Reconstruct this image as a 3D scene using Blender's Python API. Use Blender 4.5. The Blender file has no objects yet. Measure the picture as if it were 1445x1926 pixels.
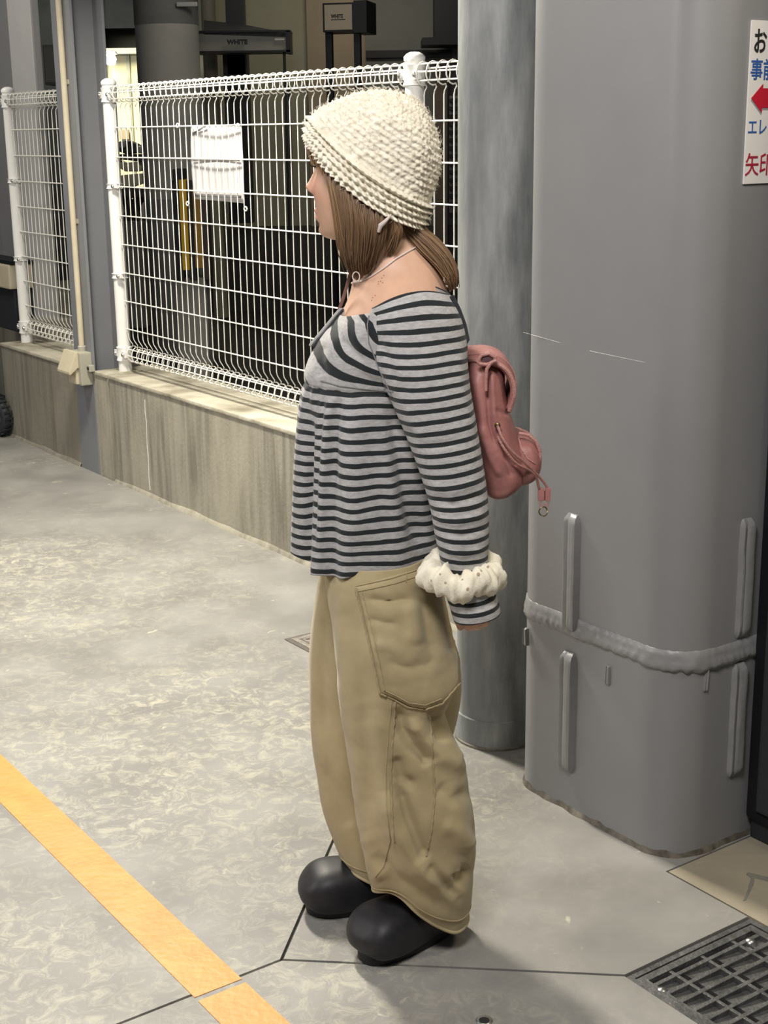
import bpy, bmesh, math, random
import numpy as np
from mathutils import Vector, Matrix, noise
from mathutils.bvhtree import BVHTree
from mathutils.geometry import tessellate_polygon
random.seed(7)
SC = bpy.context.scene
COL = SC.collection
PI = math.pi

# ---------------------------------------------------------------- camera
IMW, IMH, FPX = 1445.0, 1926.0, 2675.0
PITCH, ROLL, CAMH = math.radians(15.0), math.radians(0.73), 1.535
_f = Vector((0, math.cos(PITCH), -math.sin(PITCH)))
_u0 = Vector((0, math.sin(PITCH), math.cos(PITCH)))
_r0 = Vector((1, 0, 0))
_r = _r0 * math.cos(ROLL) - _u0 * math.sin(ROLL)
_u = _u0 * math.cos(ROLL) + _r0 * math.sin(ROLL)
CAMP = Vector((0, 0, CAMH))
cam_data = bpy.data.cameras.new('camera')
cam = bpy.data.objects.new('camera', cam_data)
COL.objects.link(cam)
cam_data.sensor_fit = 'VERTICAL'
cam_data.sensor_height = 24.0
cam_data.lens = FPX / IMH * 24.0
cam_data.clip_start = 0.05
cam.matrix_world = Matrix(((_r.x, _u.x, -_f.x, CAMP.x), (_r.y, _u.y, -_f.y, CAMP.y), (_r.z, _u.z, -_f.z, CAMP.z), (0, 0, 0, 1)))
SC.camera = cam

# ---------------------------------------------------------------- world, lights, exposure
SC.view_settings.view_transform = 'Standard'
SC.view_settings.look = 'None'
SC.view_settings.gamma = 1.0
SC.view_settings.exposure = 0.0
SC.view_settings.use_curve_mapping = False
world = bpy.data.worlds.new('night'); SC.world = world
world.use_nodes = True
bg = world.node_tree.nodes['Background']
bg.inputs[0].default_value = (0.80, 0.88, 1.0, 1)
bg.inputs[1].default_value = 0.06


def area_light(name, loc, target, sx, sy, power, col):
    d = bpy.data.lights.new(name, 'AREA')
    d.shape = 'RECTANGLE'; d.size = sx; d.size_y = sy; d.energy = power; d.color = col
    o = bpy.data.objects.new(name, d); COL.objects.link(o)
    o.location = loc
    o.rotation_euler = (Vector(target) - Vector(loc)).to_track_quat('-Z', 'Y').to_euler()
    return o


area_light('ceiling_lamp_walkway', (-1.15, 5.0, 3.0), (-0.6, 3.6, 0.3), 0.25, 0.9, 195, (1.0, 0.93, 0.79))
area_light('ceiling_lamp_entrance', (-0.35, 0.6, 3.0), (-0.15, 2.6, 0.8), 0.7, 0.7, 70, (1.0, 0.95, 0.92))
area_light('ceiling_lamp_lobby', (1.55, 1.95, 2.6), (0.9, 2.7, 0.0), 0.4, 0.4, 15, (1.0, 0.88, 0.66))
area_light('ceiling_lamp_far', (-2.9, 6.7, 3.0), (-2.5, 7.2, 0.6), 0.25, 0.8, 26, (1.0, 0.94, 0.82))
area_light('left_fill_light', (-4.2, 2.3, 2.5), (-0.2, 2.9, 1.0), 1.0, 1.0, 62, (1.0, 0.95, 0.90))  # added soft fill from the left for the face, no fixture of the place
area_light('garage_front_fill', (-0.2, 8.0, 3.2), (-1.2, 10.0, 0.8), 0.3, 0.8, 15, (1.0, 0.94, 0.80))  # added fill to brighten the front of the round column
area_light('garage_lamp', (-2.85, 14.3, 2.75), (-2.85, 16.0, 1.3), 0.5, 0.5, 110, (1.0, 0.95, 0.68))
area_light('garage_back_lamp', (-0.2, 11.0, 3.1), (-0.4, 13.0, 1.2), 0.8, 0.2, 15, (1.0, 0.92, 0.72))

# ---------------------------------------------------------------- helpers


def ray(px, py):
    return _f + _r * ((px - IMW / 2) / FPX) + _u * (-(py - IMH / 2) / FPX)


def atY(px, py, y):
    d = ray(px, py); return CAMP + d * (y / d.y)


def proj(p):
    v = Vector(p) - CAMP; d = v.dot(_f)
    return IMW / 2 + FPX * v.dot(_r) / d, IMH / 2 - FPX * v.dot(_u) / d


# the wall's own frame: s runs along the low wall (away, left), off towards the walkway
WU = Vector((-.575, .818, 0)).normalized()
WN = Vector((-WU.y, WU.x, 0))
WO = Vector((-0.259, 4.955, 0))


def wf(s, off, z=0.0):
    return WO + WU * s + WN * off + Vector((0, 0, z))


WROT = math.atan2(WU.y, WU.x)


def nodes_of(m):
    return m.node_tree.nodes, m.node_tree.links


def pm(name, c1, c2=None, scale=8.0, rough=0.6, bump=0.0, bscale=40.0, metal=0.0, detail=4.0, stretch=None,
       spec=0.5, c3=None, scale3=2.0, coat=0.0, contrast=(0.35, 0.65), bdist=0.01):
    m = bpy.data.materials.new(name); m.use_nodes = True
    N, L = nodes_of(m)
    b = N['Principled BSDF']
    b.inputs['Roughness'].default_value = rough
    b.inputs['Metallic'].default_value = metal
    b.inputs['Specular IOR Level'].default_value = spec
    b.inputs['Coat Weight'].default_value = coat
    tc = N.new('ShaderNodeTexCoord')
    vec = tc.outputs['Object']
    if stretch:
        mp = N.new('ShaderNodeMapping'); mp.inputs['Scale'].default_value = stretch
        L.new(vec, mp.inputs['Vector']); vec = mp.outputs['Vector']
    col = None
    if c2 is None:
        b.inputs['Base Color'].default_value = (*c1, 1)
    else:
        nz = N.new('ShaderNodeTexNoise'); nz.inputs['Scale'].default_value = scale; nz.inputs['Detail'].default_value = detail
        nz.inputs['Roughness'].default_value = 0.62
        L.new(vec, nz.inputs['Vector'])
        rp = N.new('ShaderNodeValToRGB')
        rp.color_ramp.elements[0].position = contrast[0]; rp.color_ramp.elements[1].position = contrast[1]
        rp.color_ramp.elements[0].color = (*c1, 1); rp.color_ramp.elements[1].color = (*c2, 1)
        L.new(nz.outputs['Fac'], rp.inputs['Fac'])
        col = rp.outputs['Color']
        if c3 is not None:
            n3 = N.new('ShaderNodeTexNoise'); n3.inputs['Scale'].default_value = scale3; n3.inputs['Detail'].default_value = 5
            L.new(vec, n3.inputs['Vector'])
            r3 = N.new('ShaderNodeValToRGB'); r3.color_ramp.elements[0].position = 0.45; r3.color_ramp.elements[1].position = 0.7
            L.new(n3.outputs['Fac'], r3.inputs['Fac'])
            mx = N.new('ShaderNodeMixRGB'); mx.inputs['Color2'].default_value = (*c3, 1)
            L.new(r3.outputs['Color'], mx.inputs['Fac']); L.new(col, mx.inputs['Color1'])
            col = mx.outputs['Color']
        L.new(col, b.inputs['Base Color'])
    if bump > 0:
        nb = N.new('ShaderNodeTexNoise'); nb.inputs['Scale'].default_value = bscale; nb.inputs['Detail'].default_value = 5
        L.new(vec, nb.inputs['Vector'])
        bp = N.new('ShaderNodeBump'); bp.inputs['Strength'].default_value = bump; bp.inputs['Distance'].default_value = bdist
        L.new(nb.outputs['Fac'], bp.inputs['Height']); L.new(bp.outputs['Normal'], b.inputs['Normal'])
    return m


class MB:
    """collects shapes, builds one mesh object"""

    def __init__(self):
        self.v = []; self.f = []

    def add(self, vs, fs):
        o = len(self.v)
        self.v += [tuple(p) for p in vs]
        self.f += [tuple(i + o for i in f) for f in fs]
        return self

    def box(self, c, sx, sy, sz, ax=None, ay=None, az=None):
        c = Vector(c); ax = ax or Vector((1, 0, 0)); ay = ay or Vector((0, 1, 0)); az = az or Vector((0, 0, 1))
        P = [c + ax * (i * sx / 2) + ay * (j * sy / 2) + az * (k * sz / 2) for k in (-1, 1) for j in (-1, 1) for i in (-1, 1)]
        return self.add(P, [(0, 2, 3, 1), (4, 5, 7, 6), (0, 1, 5, 4), (2, 6, 7, 3), (0, 4, 6, 2), (1, 3, 7, 5)])

    def wbox(self, s0, s1, o0, o1, z0, z1):
        return self.box(wf((s0 + s1) / 2, (o0 + o1) / 2, (z0 + z1) / 2), abs(s1 - s0), abs(o1 - o0), z1 - z0, WU, WN)

    def tube(self, pts, r, n=8, closed=False, cap=True, flat=None):
        pts = [Vector(p) for p in pts]; m = len(pts)
        rs = r if isinstance(r, list) else [r] * m
        T = []
        for i in range(m):
            if closed: t = pts[(i + 1) % m] - pts[(i - 1) % m]
            else: t = pts[min(i + 1, m - 1)] - pts[max(i - 1, 0)]
            T.append(t.normalized() if t.length > 1e-9 else Vector((0, 0, 1)))
        ref = Vector((0, 0, 1)) if abs(T[0].z) < 0.9 else Vector((1, 0, 0))
        if flat is not None: ref = flat
        N0 = (ref - T[0] * ref.dot(T[0])).normalized()
        vs = []
        for i in range(m):
            if i > 0:
                N0 = (N0 - T[i] * N0.dot(T[i]))
                N0 = N0.normalized() if N0.length > 1e-9 else T[i].orthogonal().normalized()
            B = T[i].cross(N0)
            ra = rs[i]; rb = ra
            if isinstance(ra, tuple): ra, rb = ra
            for k in range(n):
                a = 2 * PI * k / n
                vs.append(pts[i] + N0 * (ra * math.cos(a)) + B * (rb * math.sin(a)))
        fs = []
        for i in range(m if closed else m - 1):
            j = (i + 1) % m
            for k in range(n):
                q = (k + 1) % n
                fs.append((i * n + k, i * n + q, j * n + q, j * n + k))
        if cap and not closed:
            fs.append(tuple(range(n - 1, -1, -1))); fs.append(tuple((m - 1) * n + k for k in range(n)))
        return self.add(vs, fs)

    def lathe(self, c, prof, n=24, axis=Vector((0, 0, 1))):
        c = Vector(c); a = axis.normalized(); e = a.orthogonal().normalized(); g = a.cross(e)
        vs = []; m = len(prof)
        for (r, h) in prof:
            for k in range(n):
                t = 2 * PI * k / n
                vs.append(c + a * h + e * (r * math.cos(t)) + g * (r * math.sin(t)))
        fs = []
        for i in range(m - 1):
            for k in range(n):
                q = (k + 1) % n
                fs.append((i * n + k, i * n + q, (i + 1) * n + q, (i + 1) * n + k))
        fs.append(tuple(range(n - 1, -1, -1))); fs.append(tuple((m - 1) * n + k for k in range(n)))
        return self.add(vs, fs)

    def prism(self, poly, z0, z1):
        """poly: list of (x,y) world"""
        tri = tessellate_polygon([[Vector((p[0], p[1], 0)) for p in poly]])
        n = len(poly)
        vs = [(p[0], p[1], z0) for p in poly] + [(p[0], p[1], z1) for p in poly]
        fs = [tuple(t) for t in tri] + [tuple(i + n for i in t) for t in tri]
        fs += [(i, (i + 1) % n, (i + 1) % n + n, i + n) for i in range(n)]
        return self.add(vs, fs)

    def build(self, name, mat, parent=None, smooth=False, bevel=0.0, angle=40, recalc=True):
        me = bpy.data.meshes.new(name)
        me.from_pydata(self.v, [], self.f)
        if recalc:
            bm = bmesh.new(); bm.from_mesh(me)
            bmesh.ops.recalc_face_normals(bm, faces=bm.faces)
            if bevel > 0:
                es = [e for e in bm.edges if len(e.link_faces) == 2 and e.calc_face_angle(0) > math.radians(30)]
                bmesh.ops.bevel(bm, geom=es, offset=bevel, segments=2, affect='EDGES', profile=0.7)
            bm.to_mesh(me); bm.free()
        me.materials.append(mat)
        o = bpy.data.objects.new(name, me); COL.objects.link(o)
        if smooth:
            me.shade_smooth()
            if angle < 180:
                me.set_sharp_from_angle(angle=math.radians(angle))
        if parent is not None: o.parent = parent
        return o


def tag(o, label=None, cat=None, group=None, kind=None):
    if label: o['label'] = label
    if cat: o['category'] = cat
    if group: o['group'] = group
    if kind: o['kind'] = kind
    return o


def empty(name, loc=(0, 0, 0), label=None, cat=None, group=None, kind=None):
    """an Empty at the thing's base; children are built in world coordinates"""
    o = bpy.data.objects.new(name, None); COL.objects.link(o)
    o.location = loc; o.empty_display_size = 0.1
    bpy.context.view_layer.update()
    return tag(o, label, cat, group, kind)


def adopt(parent, *objs):
    mi = Matrix.Translation(parent.location).inverted()
    for o in objs:
        o.parent = parent
        if parent.type == 'EMPTY': o.matrix_parent_inverse = mi
    return objs[0]


def dup(o, parent, off=(0, 0, 0)):
    c = o.copy(); COL.objects.link(c)
    c.location = Vector(o.location) + Vector(off)
    c.parent = parent
    if parent is not None: c.matrix_parent_inverse = o.matrix_parent_inverse.copy()
    return c


def text_mesh(name, body, size, mat, origin, xaxis, yaxis, depth=0.0008, parent=None, sx=1.0, bold=0.0):
    cu = bpy.data.curves.new(name, 'FONT'); cu.body = body; cu.size = size
    cu.extrude = depth; cu.resolution_u = 3; cu.offset = bold
    t = bpy.data.objects.new(name + '_tmp', cu); COL.objects.link(t)
    bpy.context.view_layer.update()
    dg = bpy.context.evaluated_depsgraph_get()
    me = bpy.data.meshes.new_from_object(t.evaluated_get(dg))
    bpy.data.objects.remove(t); bpy.data.curves.remove(cu)
    X = Vector(xaxis).normalized(); Y = Vector(yaxis).normalized(); Z = X.cross(Y)
    M = Matrix(((X.x * sx, Y.x, Z.x, origin[0]), (X.y * sx, Y.y, Z.y, origin[1]), (X.z * sx, Y.z, Z.z, origin[2]), (0, 0, 0, 1)))
    me.transform(M)
    me.materials.clear(); me.materials.append(mat)
    o = bpy.data.objects.new(name, me); COL.objects.link(o)
    if parent: adopt(parent, o)
    return o


# ---------------------------------------------------------------- materials of the place
def concrete_floor_mat(name, base=(0.255, 0.25, 0.238), pale=(0.53, 0.51, 0.40), scuff=1.0):
    m = bpy.data.materials.new(name); m.use_nodes = True
    N, L = nodes_of(m); b = N['Principled BSDF']
    tc = N.new('ShaderNodeTexCoord')
    big = N.new('ShaderNodeTexNoise'); big.inputs['Scale'].default_value = 2.6; big.inputs['Detail'].default_value = 5
    fine = N.new('ShaderNodeTexNoise'); fine.inputs['Scale'].default_value = 22; fine.inputs['Detail'].default_value = 11
    fine.inputs['Roughness'].default_value = 0.78; fine.inputs['Distortion'].default_value = 0.9
    mid = N.new('ShaderNodeTexNoise'); mid.inputs['Scale'].default_value = 4.0; mid.inputs['Detail'].default_value = 6
    for q in (big, fine, mid): L.new(tc.outputs['Object'], q.inputs['Vector'])
    rb = N.new('ShaderNodeValToRGB'); rb.color_ramp.elements[0].position = 0.42; rb.color_ramp.elements[1].position = 0.60
    L.new(big.outputs['Fac'], rb.inputs['Fac'])
    rf = N.new('ShaderNodeValToRGB'); rf.color_ramp.elements[0].position = 0.47; rf.color_ramp.elements[1].position = 0.62
    L.new(fine.outputs['Fac'], rf.inputs['Fac'])
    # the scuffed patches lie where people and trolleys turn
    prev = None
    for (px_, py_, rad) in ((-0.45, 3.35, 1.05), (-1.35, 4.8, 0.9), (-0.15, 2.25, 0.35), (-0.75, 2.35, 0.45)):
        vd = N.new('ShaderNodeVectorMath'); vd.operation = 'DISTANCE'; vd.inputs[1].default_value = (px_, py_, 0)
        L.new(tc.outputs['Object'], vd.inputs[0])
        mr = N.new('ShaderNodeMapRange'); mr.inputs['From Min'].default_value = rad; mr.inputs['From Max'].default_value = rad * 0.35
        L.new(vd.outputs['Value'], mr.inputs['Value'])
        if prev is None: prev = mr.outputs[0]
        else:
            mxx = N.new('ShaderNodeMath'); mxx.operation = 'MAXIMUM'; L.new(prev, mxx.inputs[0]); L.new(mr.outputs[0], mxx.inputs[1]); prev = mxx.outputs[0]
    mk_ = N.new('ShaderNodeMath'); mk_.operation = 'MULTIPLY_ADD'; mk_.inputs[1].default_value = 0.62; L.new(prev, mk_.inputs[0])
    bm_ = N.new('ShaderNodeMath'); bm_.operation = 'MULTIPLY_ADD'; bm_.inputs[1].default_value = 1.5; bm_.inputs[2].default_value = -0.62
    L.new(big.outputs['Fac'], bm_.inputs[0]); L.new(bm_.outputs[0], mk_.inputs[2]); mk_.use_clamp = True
    mu = N.new('ShaderNodeMath'); mu.operation = 'MULTIPLY'
    L.new(mk_.outputs[0], mu.inputs[0]); L.new(rf.outputs['Color'], mu.inputs[1])
    # sparse scuffs everywhere
    fz = N.new('ShaderNodeTexNoise'); fz.inputs['Scale'].default_value = 19; fz.inputs['Detail'].default_value = 9; fz.inputs['Distortion'].default_value = 0.8
    L.new(tc.outputs['Object'], fz.inputs['Vector'])
    rz = N.new('ShaderNodeValToRGB'); rz.color_ramp.elements[0].position = 0.68; rz.color_ramp.elements[1].position = 0.76
    L.new(fz.outputs['Fac'], rz.inputs['Fac'])
    ad = N.new('ShaderNodeMath'); ad.operation = 'ADD'; ad.use_clamp = True
    L.new(mu.outputs[0], ad.inputs[0]); L.new(rz.outputs['Color'], ad.inputs[1])
    sc = N.new('ShaderNodeMath'); sc.operation = 'MULTIPLY'; sc.inputs[1].default_value = 0.75 * scuff
    L.new(ad.outputs[0], sc.inputs[0])
    rm = N.new('ShaderNodeValToRGB')
    rm.color_ramp.elements[0].position = 0.3; rm.color_ramp.elements[1].position = 0.7
    rm.color_ramp.elements[0].color = (base[0] * .76, base[1] * .75, base[2] * .74, 1)
    rm.color_ramp.elements[1].color = (base[0] * 1.16, base[1] * 1.16, base[2] * 1.15, 1)
    L.new(mid.outputs['Fac'], rm.inputs['Fac'])
    mx = N.new('ShaderNodeMixRGB'); mx.inputs['Color2'].default_value = (*pale, 1)
    L.new(sc.outputs[0], mx.inputs['Fac']); L.new(rm.outputs['Color'], mx.inputs['Color1'])
    L.new(mx.outputs['Color'], b.inputs['Base Color'])
    b.inputs['Roughness'].default_value = 0.55
    bp = N.new('ShaderNodeBump'); bp.inputs['Strength'].default_value = 0.15; bp.inputs['Distance'].default_value = 0.004
    L.new(fine.outputs['Fac'], bp.inputs['Height']); L.new(bp.outputs['Normal'], b.inputs['Normal'])
    return m


def streaked_concrete(name, cA, cB, cC):
    """board-marked concrete with rain streaks that run down the face"""
    m = bpy.data.materials.new(name); m.use_nodes = True
    N, L = nodes_of(m); b = N['Principled BSDF']; b.inputs['Roughness'].default_value = 0.85
    tc = N.new('ShaderNodeTexCoord')

    def nz(scale, stretch, detail=5, dist=0.0):
        mp = N.new('ShaderNodeMapping'); mp.inputs['Scale'].default_value = stretch
        L.new(tc.outputs['Object'], mp.inputs['Vector'])
        q = N.new('ShaderNodeTexNoise'); q.inputs['Scale'].default_value = scale; q.inputs['Detail'].default_value = detail
        q.inputs['Distortion'].default_value = dist
        L.new(mp.outputs['Vector'], q.inputs['Vector']); return q
    a = nz(26, (1, 1, 0.06), 6, 0.3); c = nz(5, (1, 1, 0.35), 5); e = nz(60, (1, 1, 1), 4)
    r1 = N.new('ShaderNodeValToRGB'); r1.color_ramp.elements[0].position = 0.36; r1.color_ramp.elements[1].position = 0.62
    r1.color_ramp.elements[0].color = (*cA, 1); r1.color_ramp.elements[1].color = (*cB, 1)
    L.new(a.outputs['Fac'], r1.inputs['Fac'])
    r2 = N.new('ShaderNodeValToRGB'); r2.color_ramp.elements[0].position = 0.42; r2.color_ramp.elements[1].position = 0.66
    L.new(c.outputs['Fac'], r2.inputs['Fac'])
    mx = N.new('ShaderNodeMixRGB'); mx.inputs['Color2'].default_value = (*cC, 1)
    L.new(r2.outputs['Color'], mx.inputs['Fac']); L.new(r1.outputs['Color'], mx.inputs['Color1'])
    L.new(mx.outputs['Color'], b.inputs['Base Color'])
    bp = N.new('ShaderNodeBump'); bp.inputs['Strength'].default_value = 0.35; bp.inputs['Distance'].default_value = 0.004
    ad = N.new('ShaderNodeMath'); L.new(a.outputs['Fac'], ad.inputs[0]); L.new(e.outputs['Fac'], ad.inputs[1])
    L.new(ad.outputs[0], bp.inputs['Height']); L.new(bp.outputs['Normal'], b.inputs['Normal'])
    return m


M_FLOOR = concrete_floor_mat('concrete_floor')
M_FLOOR2 = concrete_floor_mat('cream_lobby_floor', (0.33, 0.295, 0.225), (0.52, 0.47, 0.35), 0.8)
M_JOINT = pm('joint_filler', (0.035, 0.032, 0.03), (0.07, 0.065, 0.06), 30, 0.9)
M_ORANGE = pm('orange_line_paint', (0.70, 0.265, 0.042), (0.78, 0.33, 0.066), 14, 0.5, 0.15, 60, c3=(0.66, 0.30, 0.07), scale3=6.0)
M_WALL = streaked_concrete('streaked_concrete', (0.20, 0.185, 0.145), (0.34, 0.32, 0.265), (0.40, 0.375, 0.30))
M_LEDGE = pm('ledge_concrete', (0.42, 0.39, 0.31), (0.52, 0.49, 0.40), 9, 0.85, 0.3, 60, c3=(0.20, 0.18, 0.13), scale3=5.0)
M_WALLD = streaked_concrete('dull_concrete', (0.17, 0.155, 0.125), (0.25, 0.235, 0.195), (0.28, 0.26, 0.21))
M_GREY = pm('grey_paint', (0.225, 0.228, 0.235), (0.245, 0.247, 0.252), 3, 0.42, 0.02, 160)
M_GREYB = pm('blue_grey_paint', (0.205, 0.212, 0.232), (0.225, 0.232, 0.25), 3, 0.5, 0.05, 120)
M_GREYL = pm('pale_grey_paint', (0.42, 0.42, 0.42), (0.46, 0.46, 0.455), 3, 0.5)
M_WELD = pm('painted_weld', (0.225, 0.228, 0.232), (0.25, 0.252, 0.255), 30, 0.40, 0.25, 70, bdist=0.003)
M_GALV = pm('galvanised_pipe', (0.20, 0.215, 0.22), (0.40, 0.415, 0.41), 16, 0.55, 0.15, 60, 0.15, stretch=(1, 1, 0.22), c3=(0.17, 0.18, 0.185), scale3=5.0, detail=8)
M_WIRE = pm('white_wire_paint', (0.80, 0.79, 0.74), (0.86, 0.85, 0.80), 20, 0.35)
M_WPOST = pm('white_post_paint', (0.82, 0.82, 0.80), (0.87, 0.87, 0.85), 12, 0.35)
M_BOLT = pm('zinc_bolt', (0.55, 0.55, 0.53), rough=0.3, metal=0.9)
M_BEIGE = pm('beige_plastic', (0.56, 0.50, 0.36), (0.62, 0.56, 0.42), 9, 0.45)
M_BEIGED = pm('grey_beige_plastic', (0.38, 0.37, 0.30), (0.42, 0.41, 0.34), 9, 0.45)
M_BLACK = pm('black_paint', (0.010, 0.011, 0.014), rough=0.45, spec=0.25)
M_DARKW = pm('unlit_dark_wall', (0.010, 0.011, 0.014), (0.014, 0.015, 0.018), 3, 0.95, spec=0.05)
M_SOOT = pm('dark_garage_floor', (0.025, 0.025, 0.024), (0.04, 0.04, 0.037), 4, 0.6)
M_SIGN = pm('sign_white', (0.82, 0.80, 0.77), rough=0.45)
M_INKK = pm('ink_black', (0.02, 0.02, 0.022), rough=0.5)
M_INKB = pm('ink_blue', (0.03, 0.11, 0.38), rough=0.5)
M_INKR = pm('ink_red', (0.55, 0.012, 0.035), rough=0.5)
M_INKR2 = pm('ink_dark_red', (0.40, 0.02, 0.05), rough=0.5)
M_INKG = pm('ink_grey', (0.32, 0.33, 0.34), rough=0.5)
M_IRON = pm('cast_iron', (0.10, 0.10, 0.10), (0.17, 0.17, 0.17), 25, 0.5, 0.3, 80, 0.5)
M_PIT = pm('drain_pit', (0.015, 0.015, 0.016), rough=0.8)
M_PAPER = pm('white_sheet', (0.50, 0.49, 0.495), (0.55, 0.54, 0.545), 6, 0.7)
M_TAPE = pm('grey_tape', (0.16, 0.155, 0.16), rough=0.6)
M_OLIVE = pm('olive_wall_paint', (0.24, 0.23, 0.17), (0.28, 0.27, 0.20), 2, 0.7)
M_BROWN = pm('brown_panel', (0.25, 0.20, 0.145), (0.31, 0.25, 0.18), 3, 0.7, stretch=(1, 1, .3))
M_DGREY = pm('dark_grey_wall', (0.115, 0.115, 0.112), (0.14, 0.14, 0.135), 2, 0.7)
M_COLC = pm('column_concrete', (0.36, 0.35, 0.33), (0.42, 0.41, 0.385), 3, 0.8)
M_CREAM = pm('cream_wall', (0.74, 0.69, 0.47), (0.80, 0.75, 0.53), 2, 0.7)
M_YEL = pm('yellow_guard', (0.78, 0.47, 0.014), (0.84, 0.52, 0.02), 6, 0.5)
M_YELB = pm('brown_yellow_guard', (0.36, 0.20, 0.02), (0.42, 0.24, 0.03), 6, 0.5)
M_RUB = pm('black_rubber', (0.02, 0.022, 0.028), rough=0.6)
M_BOARD = pm('sign_box_face', (0.36, 0.31, 0.235), (0.40, 0.35, 0.27), 3, 0.5)
M_BOARDD = pm('gate_box_face', (0.20, 0.20, 0.18), (0.23, 0.225, 0.205), 3, 0.5)

# ================================================================ THE SETTING
# ---- floor slabs with recessed joints
floor = empty('floor', wf(-1.0, 1.0), kind='structure')


def inset(poly, d):
    """shrink a polygon (s,off) by d"""
    n = len(poly); A = sum(poly[i][0] * poly[(i + 1) % n][1] - poly[(i + 1) % n][0] * poly[i][1] for i in range(n))
    sg = 1 if A > 0 else -1
    out = []
    for i in range(n):
        p0, p1, p2 = Vector(poly[i - 1]), Vector(poly[i]), Vector(poly[(i + 1) % n])
        e1 = (p1 - p0).normalized(); e2 = (p2 - p1).normalized()
        n1 = Vector((-e1.y, e1.x)) * sg; n2 = Vector((-e2.y, e2.x)) * sg
        k = n1 + n2; k = k / max(k.dot(n1), 0.3)
        q = p1 + k * d
        out.append((q.x, q.y))
    return out


J0 = (-2.106, 1.418); GA = (-2.535, 0.925); GB = (-2.535, 0.578); GC = (-2.885, 0.578); GD = (-2.885, 0.925)
JE = (-0.70, 0.0)
SLABS = [
    ([J0, JE, (-2.31, 0.0), (-2.31, 0.578), GB, GA], M_FLOOR),
    ([J0, (-2.135, 7.0), (14.0, 7.0), (14.0, 0.0), JE], M_FLOOR),
    ([J0, GA, GD, GC, (-7.0, 0.578), (-7.0, 7.0), (-2.135, 7.0)], M_FLOOR),
    ([(-2.31, 0.578), (-2.31, -3.0), (-7.0, -3.0), (-7.0, 0.578)], M_FLOOR2),
]
for poly, mt in SLABS:
    pts = [wf(*p) for p in inset(poly, 0.0034 if mt is M_FLOOR else 0.001)]
    o = MB().prism([(p.x, p.y) for p in pts], -0.06, 0.0).build('slab', mt)
    adopt(floor, o)
pb = [wf(*p) for p in [(-7.2, -3.2), (-7.2, 7.2), (14.2, 7.2), (14.2, -3.2)]]
o = MB().prism([(p.x, p.y) for p in pb], -0.30, -0.006).build('joint_bed', M_JOINT)
# leave a hole for the drain: rebuild the bed as four strips round it
bpy.data.objects.remove(o)
bed = MB()
for (a, b_, c, d) in [(-7.2, -2.885, -3.2, 7.2), (-2.535, 14.2, -3.2, 7.2), (-2.885, -2.535, -3.2, 0.578), (-2.885, -2.535, 0.925, 7.2)]:
    bed.wbox(a, b_, c, d, -0.30, -0.006)
adopt(floor, bed.build('joint_bed', M_JOINT))
# painted line, cut where the joint crosses it
for s0, s1 in ((-2.118, 14.0), (-7.0, -2.132)):
    b = MB().wbox(s0, s1, 1.512, 1.612, -0.001, 0.0012)
    adopt(floor, b.build('orange_line', M_ORANGE, bevel=0.0))
# grey T-shaped stain stripe on the cream slab
mk = MB()
T0 = Vector(atY(1412, 1648, 1)); 


def gpt(px, py, z=0.0):
    d = ray(px, py); return CAMP + d * ((z - CAMP.z) / d.z)


M_STAIN = pm('grey_stain', (0.17, 0.16, 0.14), (0.22, 0.21, 0.18), 20, 0.7)
pts = [gpt(*p, 0.0) for p in [(1406, 1641), (1446, 1650), (1480, 1660), (1480, 1668), (1444, 1658), (1420, 1652), (1418, 1664), (1411, 1678), (1404, 1693), (1398, 1695), (1406, 1676), (1409, 1664), (1413, 1652), (1404, 1645)]]
adopt(floor, mk.prism([(p.x, p.y) for p in pts], -0.001, 0.0008).build('grey_stain_mark', M_STAIN))
# ring-shaped anchor hole near the bottom edge
an = gpt(911, 1920)
r = MB().lathe(an + Vector((0, 0, -0.004)), [(0.0155, 0.0), (0.0155, 0.0052), (0.0135, 0.0068), (0.0095, 0.0056), (0.0085, 0.001), (0.0, 0.001)], 24)
anchor = r.build('anchor_bolt_sleeve', M_BOLT, smooth=True)
tag(anchor, 'small steel anchor sleeve set in the floor at bottom edge', 'anchor')
hp = MB().lathe(an + Vector((0, 0, -0.003)), [(0.0088, 0.0), (0.0088, 0.0045), (0.0, 0.0045)], 20).build('hole_plug', M_PIT); adopt(anchor, hp)

# ---- low concrete wall under the fence, with ledge
wall = empty('wall_low', wf(0, -0.15), kind='structure')
ZT = 0.49
segs = [(-1.74, 1.690, M_WALL), (1.705, 1.850, M_WALL), (2.052, 3.02, M_WALLD)]
for s0, s1, mt in segs:
    b = MB().wbox(s0, s1, -0.30, 0.0, -0.02, ZT - 0.014)
    adopt(wall, b.build('wall_block', mt, bevel=0.004))
    b = MB().wbox(s0, s1, -0.305, 0.006, ZT - 0.016, ZT)
    adopt(wall, b.build('ledge', M_LEDGE, bevel=0.005))
adopt(wall, MB().wbox(1.688, 1.708, -0.29, -0.022, -0.02, ZT - 0.01).build('dark_joint', M_JOINT))
adopt(wall, MB().wbox(1.848, 2.054, -0.30, -0.16, -0.02, ZT - 0.01).build('wall_block', M_WALLD))
adopt(wall, MB().wbox(2.86, 3.16, -0.62, -0.20, -0.02, 0.585).build('wall_end_block', M_WALLD, bevel=0.006))
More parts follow.
